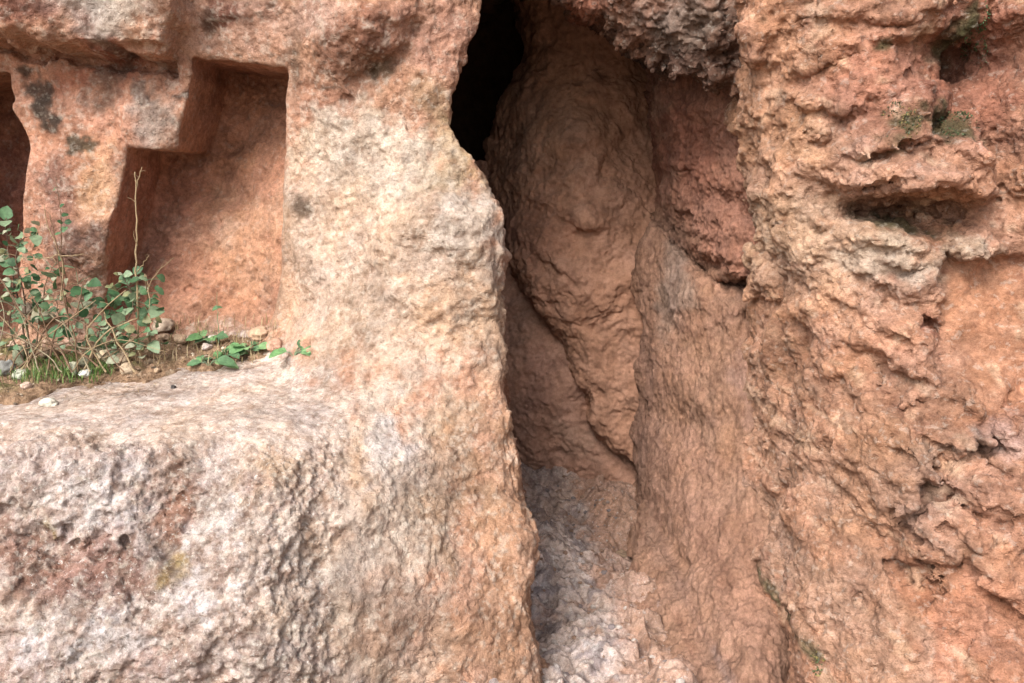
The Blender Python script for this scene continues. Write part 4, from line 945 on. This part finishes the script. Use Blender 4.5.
for k, a in enumerate([(50, 398, 17, 9, (238, 230, 216), 'white oval pebble nearest the viewer, alone on the edge of the pale slab'), (27, 381, 10, 7, (226, 190, 170), 'small pinkish pebble on bare soil below the grass'),
      (86, 369, 13, 8, (250, 246, 238), 'bright white pebble in the grass under the shrub'), (71, 364, 11, 15, (206, 204, 176), 'greenish white upright pebble left of the bright white one'), (22, 369, 20, 8, (186, 186, 166), 'flat grey pebble lying right of the rounded grey stone'),
      (6, 364, 18, 15, (160, 158, 156), 'rounded grey stone at the left photo edge'), (21, 352, 15, 22, (138, 142, 112), 'tall green-grey stone standing behind the flat pebble'), (108, 352, 18, 15, (236, 210, 170), 'large cream stone, left one of the touching pair'),
      (121, 353, 17, 13, (214, 182, 150), 'tan stone, right one of the touching pair'), (126, 364, 14, 10, (222, 190, 156), 'tan pebble just below the touching pair of stones'), (88, 358, 14, 10, (156, 150, 120), 'dull olive stone half hidden under the shrub'),
      (53, 350, 18, 10, (160, 130, 108), 'brown flat stone behind the grass'), (42, 320, 26, 14, (142, 136, 112), 'big mossy grey stone behind the dry twigs'), (32, 306, 20, 10, (120, 104, 92), 'dark stone highest behind the dry twigs'),
      (104, 341, 20, 12, (126, 118, 92), 'dark olive stone behind the cream stone'), (165, 322, 24, 13, (216, 184, 156), 'large pale tan stone right of the shrub'), (180, 334, 14, 8, (232, 192, 158), 'light tan pebble right below the large tan stone'),
      (163, 332, 12, 6, (196, 160, 130), 'small brown pebble left of the light tan pebble'), (211, 334, 8, 8, (240, 226, 216), 'upper of two small white pebbles in the tufted weed'), (209, 342, 11, 6, (238, 214, 206), 'lower of two small white pebbles in the tufted weed'),
      (193, 357, 10, 5, (226, 180, 154), 'small pink pebble left of the nearest weed'), (174, 382, 5, 4, (92, 84, 84), 'tiny dark pebble alone on the pale slab'), (158, 366, 7, 5, (214, 176, 140), 'tiny tan pebble on the soil edge right of the pair'),
      (272, 341, 18, 12, (212, 160, 132), 'pinkish rock lump behind the second weed from the right'), (256, 331, 26, 12, (214, 172, 142), 'rough tan rock lump at the foot of the niche')]):
    stone(*a, seed=k + 1)
def gravel(name, label, picks, n, lo, hi, cols, seed):
    r = random.Random(seed); b = MB(); ico = [(0, 0, 1), (.9, 0, .3), (.2, .85, .35), (-.75, .5, .25), (-.7, -.55, .3), (.25, -.9, .3), (.6, .5, -.5), (-.3, .8, -.5), (-.85, 0, -.5), (-.2, -.8, -.5), (.7, -.5, -.5), (0, 0, -.9)]
    tri = [(0, 1, 2), (0, 2, 3), (0, 3, 4), (0, 4, 5), (0, 5, 1), (1, 6, 2), (2, 7, 3), (3, 8, 4), (4, 9, 5), (5, 10, 1), (6, 7, 2), (7, 8, 3), (8, 9, 4), (9, 10, 5), (10, 6, 1), (11, 7, 6), (11, 8, 7), (11, 9, 8), (11, 10, 9), (11, 6, 10)]
    for k in range(n):
        g = Vector(picks[r.randrange(len(picks))]); s_ = lo + (hi - lo) * r.random() ** 3; M = Matrix.Rotation(r.uniform(0, 6.28), 3, 'Z') @ Matrix.Rotation(r.uniform(-.4, .4), 3, 'X') @ Matrix.Diagonal((s_ * r.uniform(.7, 1.3), s_, s_ * r.uniform(.4, .8))); i = len(b.v); c = r.choice(cols)
        for q in ico: b.v.append(g + M @ (Vector(q) * r.uniform(.8, 1.2))); b.c.append(c)
        b.f += [(i + t[0], i + t[1], i + t[2]) for t in tri]
    o = b.build(name, M_stone, smooth=False); tag(o, label, 'gravel', kind='stuff')
soil_pts = SV[(suv[0] > -60) & (suv[0] < 330) & (suv[1] > 300)]
gravel('gravel', 'small crumbs of stone scattered over the soil strip', soil_pts, 1500, .0015, .010, [pig((196, 160, 130)), pig((150, 116, 90)), pig((222, 200, 176)), pig((120, 100, 84))], 61)
fl_pts = FV[(FV[:, 0] > .02) & (FV[:, 0] < .5) & (FV[:, 1] < 4.5)]
gravel('gravel', 'loose grey and tan stone chips on the passage floor', fl_pts, 900, .002, .016, [pig((180, 154, 144)), pig((140, 124, 126)), pig((206, 190, 184)), pig((160, 124, 104))], 62)
# moss and tiny plants in the crevices of the cliff
def moss(px, py, rx, ry, n, label, cols, seed, size=.008):
    r = random.Random(seed); random.seed(seed); b = MB()
    m = ((buv[0] - px) / rx) ** 2 + ((buv[1] - py) / ry) ** 2 < 1; c = VB[m]; nn = NBn[m]
    if not len(c): return
    ok = nn[:, 1] < .1; c, nn = c[ok], nn[ok]
    for k in range(n):
        i = r.randrange(len(c)); q = c[i]
        if samp(V_FBM, q[None] , .5)[0] + r.gauss(0, .4) < .0: continue
        d = Vector(nn[i]) + Vector((r.gauss(0, .6), r.gauss(0, .5), r.gauss(0, .6)))
        b.leaf(Vector(q) - Vector(nn[i]) * .002, d, (r.gauss(0, 1), -.4, 1), size * r.uniform(.5, 1.2), size * .5, r.choice(cols), .1)
    o = b.build('moss', M_leaf); tag(o, label, 'moss', 'green growth in the cliff crevices', 'stuff')
K1, K2, K3 = pig((78, 92, 54)), pig((98, 116, 66)), pig((168, 146, 66))
moss(900, 122, 20, 22, 700, 'dark green and yellowish moss on the cliff above the sloping ledge', [K1, K1, K2, K3], 41)
moss(957, 124, 22, 13, 600, 'dark green moss in the triangular hole of the cliff', [K1, K2, G4], 42)
moss(975, 50, 14, 20, 300, 'dark moss inside the deep shaded crevice at the upper right', [K1, K2], 43)
moss(981, 14, 8, 18, 220, 'hanging green tuft at the top right of the cliff', [K2, G1], 44)
moss(818, 660, 6, 16, 110, 'olive moss low on the cliff near the bottom edge', [K1, K2, K3], 45)
moss(890, 48, 9, 5, 90, 'small dark moss spot high on the cliff face', [K1, K2], 46)
print('plants', time.time() - T0)

# ================================================================== LIGHT, SKY, CAMERA
w = bpy.data.worlds.new('World'); SC.world = w; w.use_nodes = True
nt = w.node_tree; bg = nt.nodes['Background']
sky = nt.nodes.new('ShaderNodeTexSky'); sky.sky_type = 'NISHITA'; sky.sun_disc = False
SUN_EL, SUN_AZ = math.radians(44), math.radians(-152)      # azimuth from +Y, behind and left of the viewer
sky.sun_elevation = SUN_EL; sky.sun_rotation = SUN_AZ
sky.air_density = 1.0; sky.dust_density = 4.0; sky.ozone_density = 1.0
hs = nt.nodes.new('ShaderNodeHueSaturation'); hs.inputs['Saturation'].default_value = 0.45      # thin overcast
nt.links.new(sky.outputs[0], hs.inputs['Color']); nt.links.new(hs.outputs[0], bg.inputs[0]); bg.inputs[1].default_value = 0.13
sl = bpy.data.lights.new('sun', 'SUN'); sl.energy = 1.9; sl.angle = math.radians(30); sl.color = (1, .95, .88)
so = bpy.data.objects.new('sun', sl); COL.objects.link(so)
dv = Vector((math.sin(SUN_AZ) * math.cos(SUN_EL), math.cos(SUN_AZ) * math.cos(SUN_EL), math.sin(SUN_EL)))
so.rotation_euler = dv.to_track_quat('Z', 'Y').to_euler(); so.location = dv * 10
cd = bpy.data.cameras.new('camera'); cam = bpy.data.objects.new('camera', cd); COL.objects.link(cam)
cd.sensor_width = 36; cd.lens = FPX / 1024 * 36; cd.clip_start = .05; cd.clip_end = 2000
cam.location = (0, 0, EYE); cam.rotation_euler = (math.radians(90) - PITCH, 0, 0)
SC.camera = cam
SC.view_settings.view_transform = 'Standard'; SC.view_settings.look = 'None'
SC.view_settings.exposure = 1.36; SC.view_settings.gamma = 1.0; SC.view_settings.use_curve_mapping = False
SC.cycles.max_bounces = 8; SC.cycles.diffuse_bounces = 5
print('script', time.time() - T0)
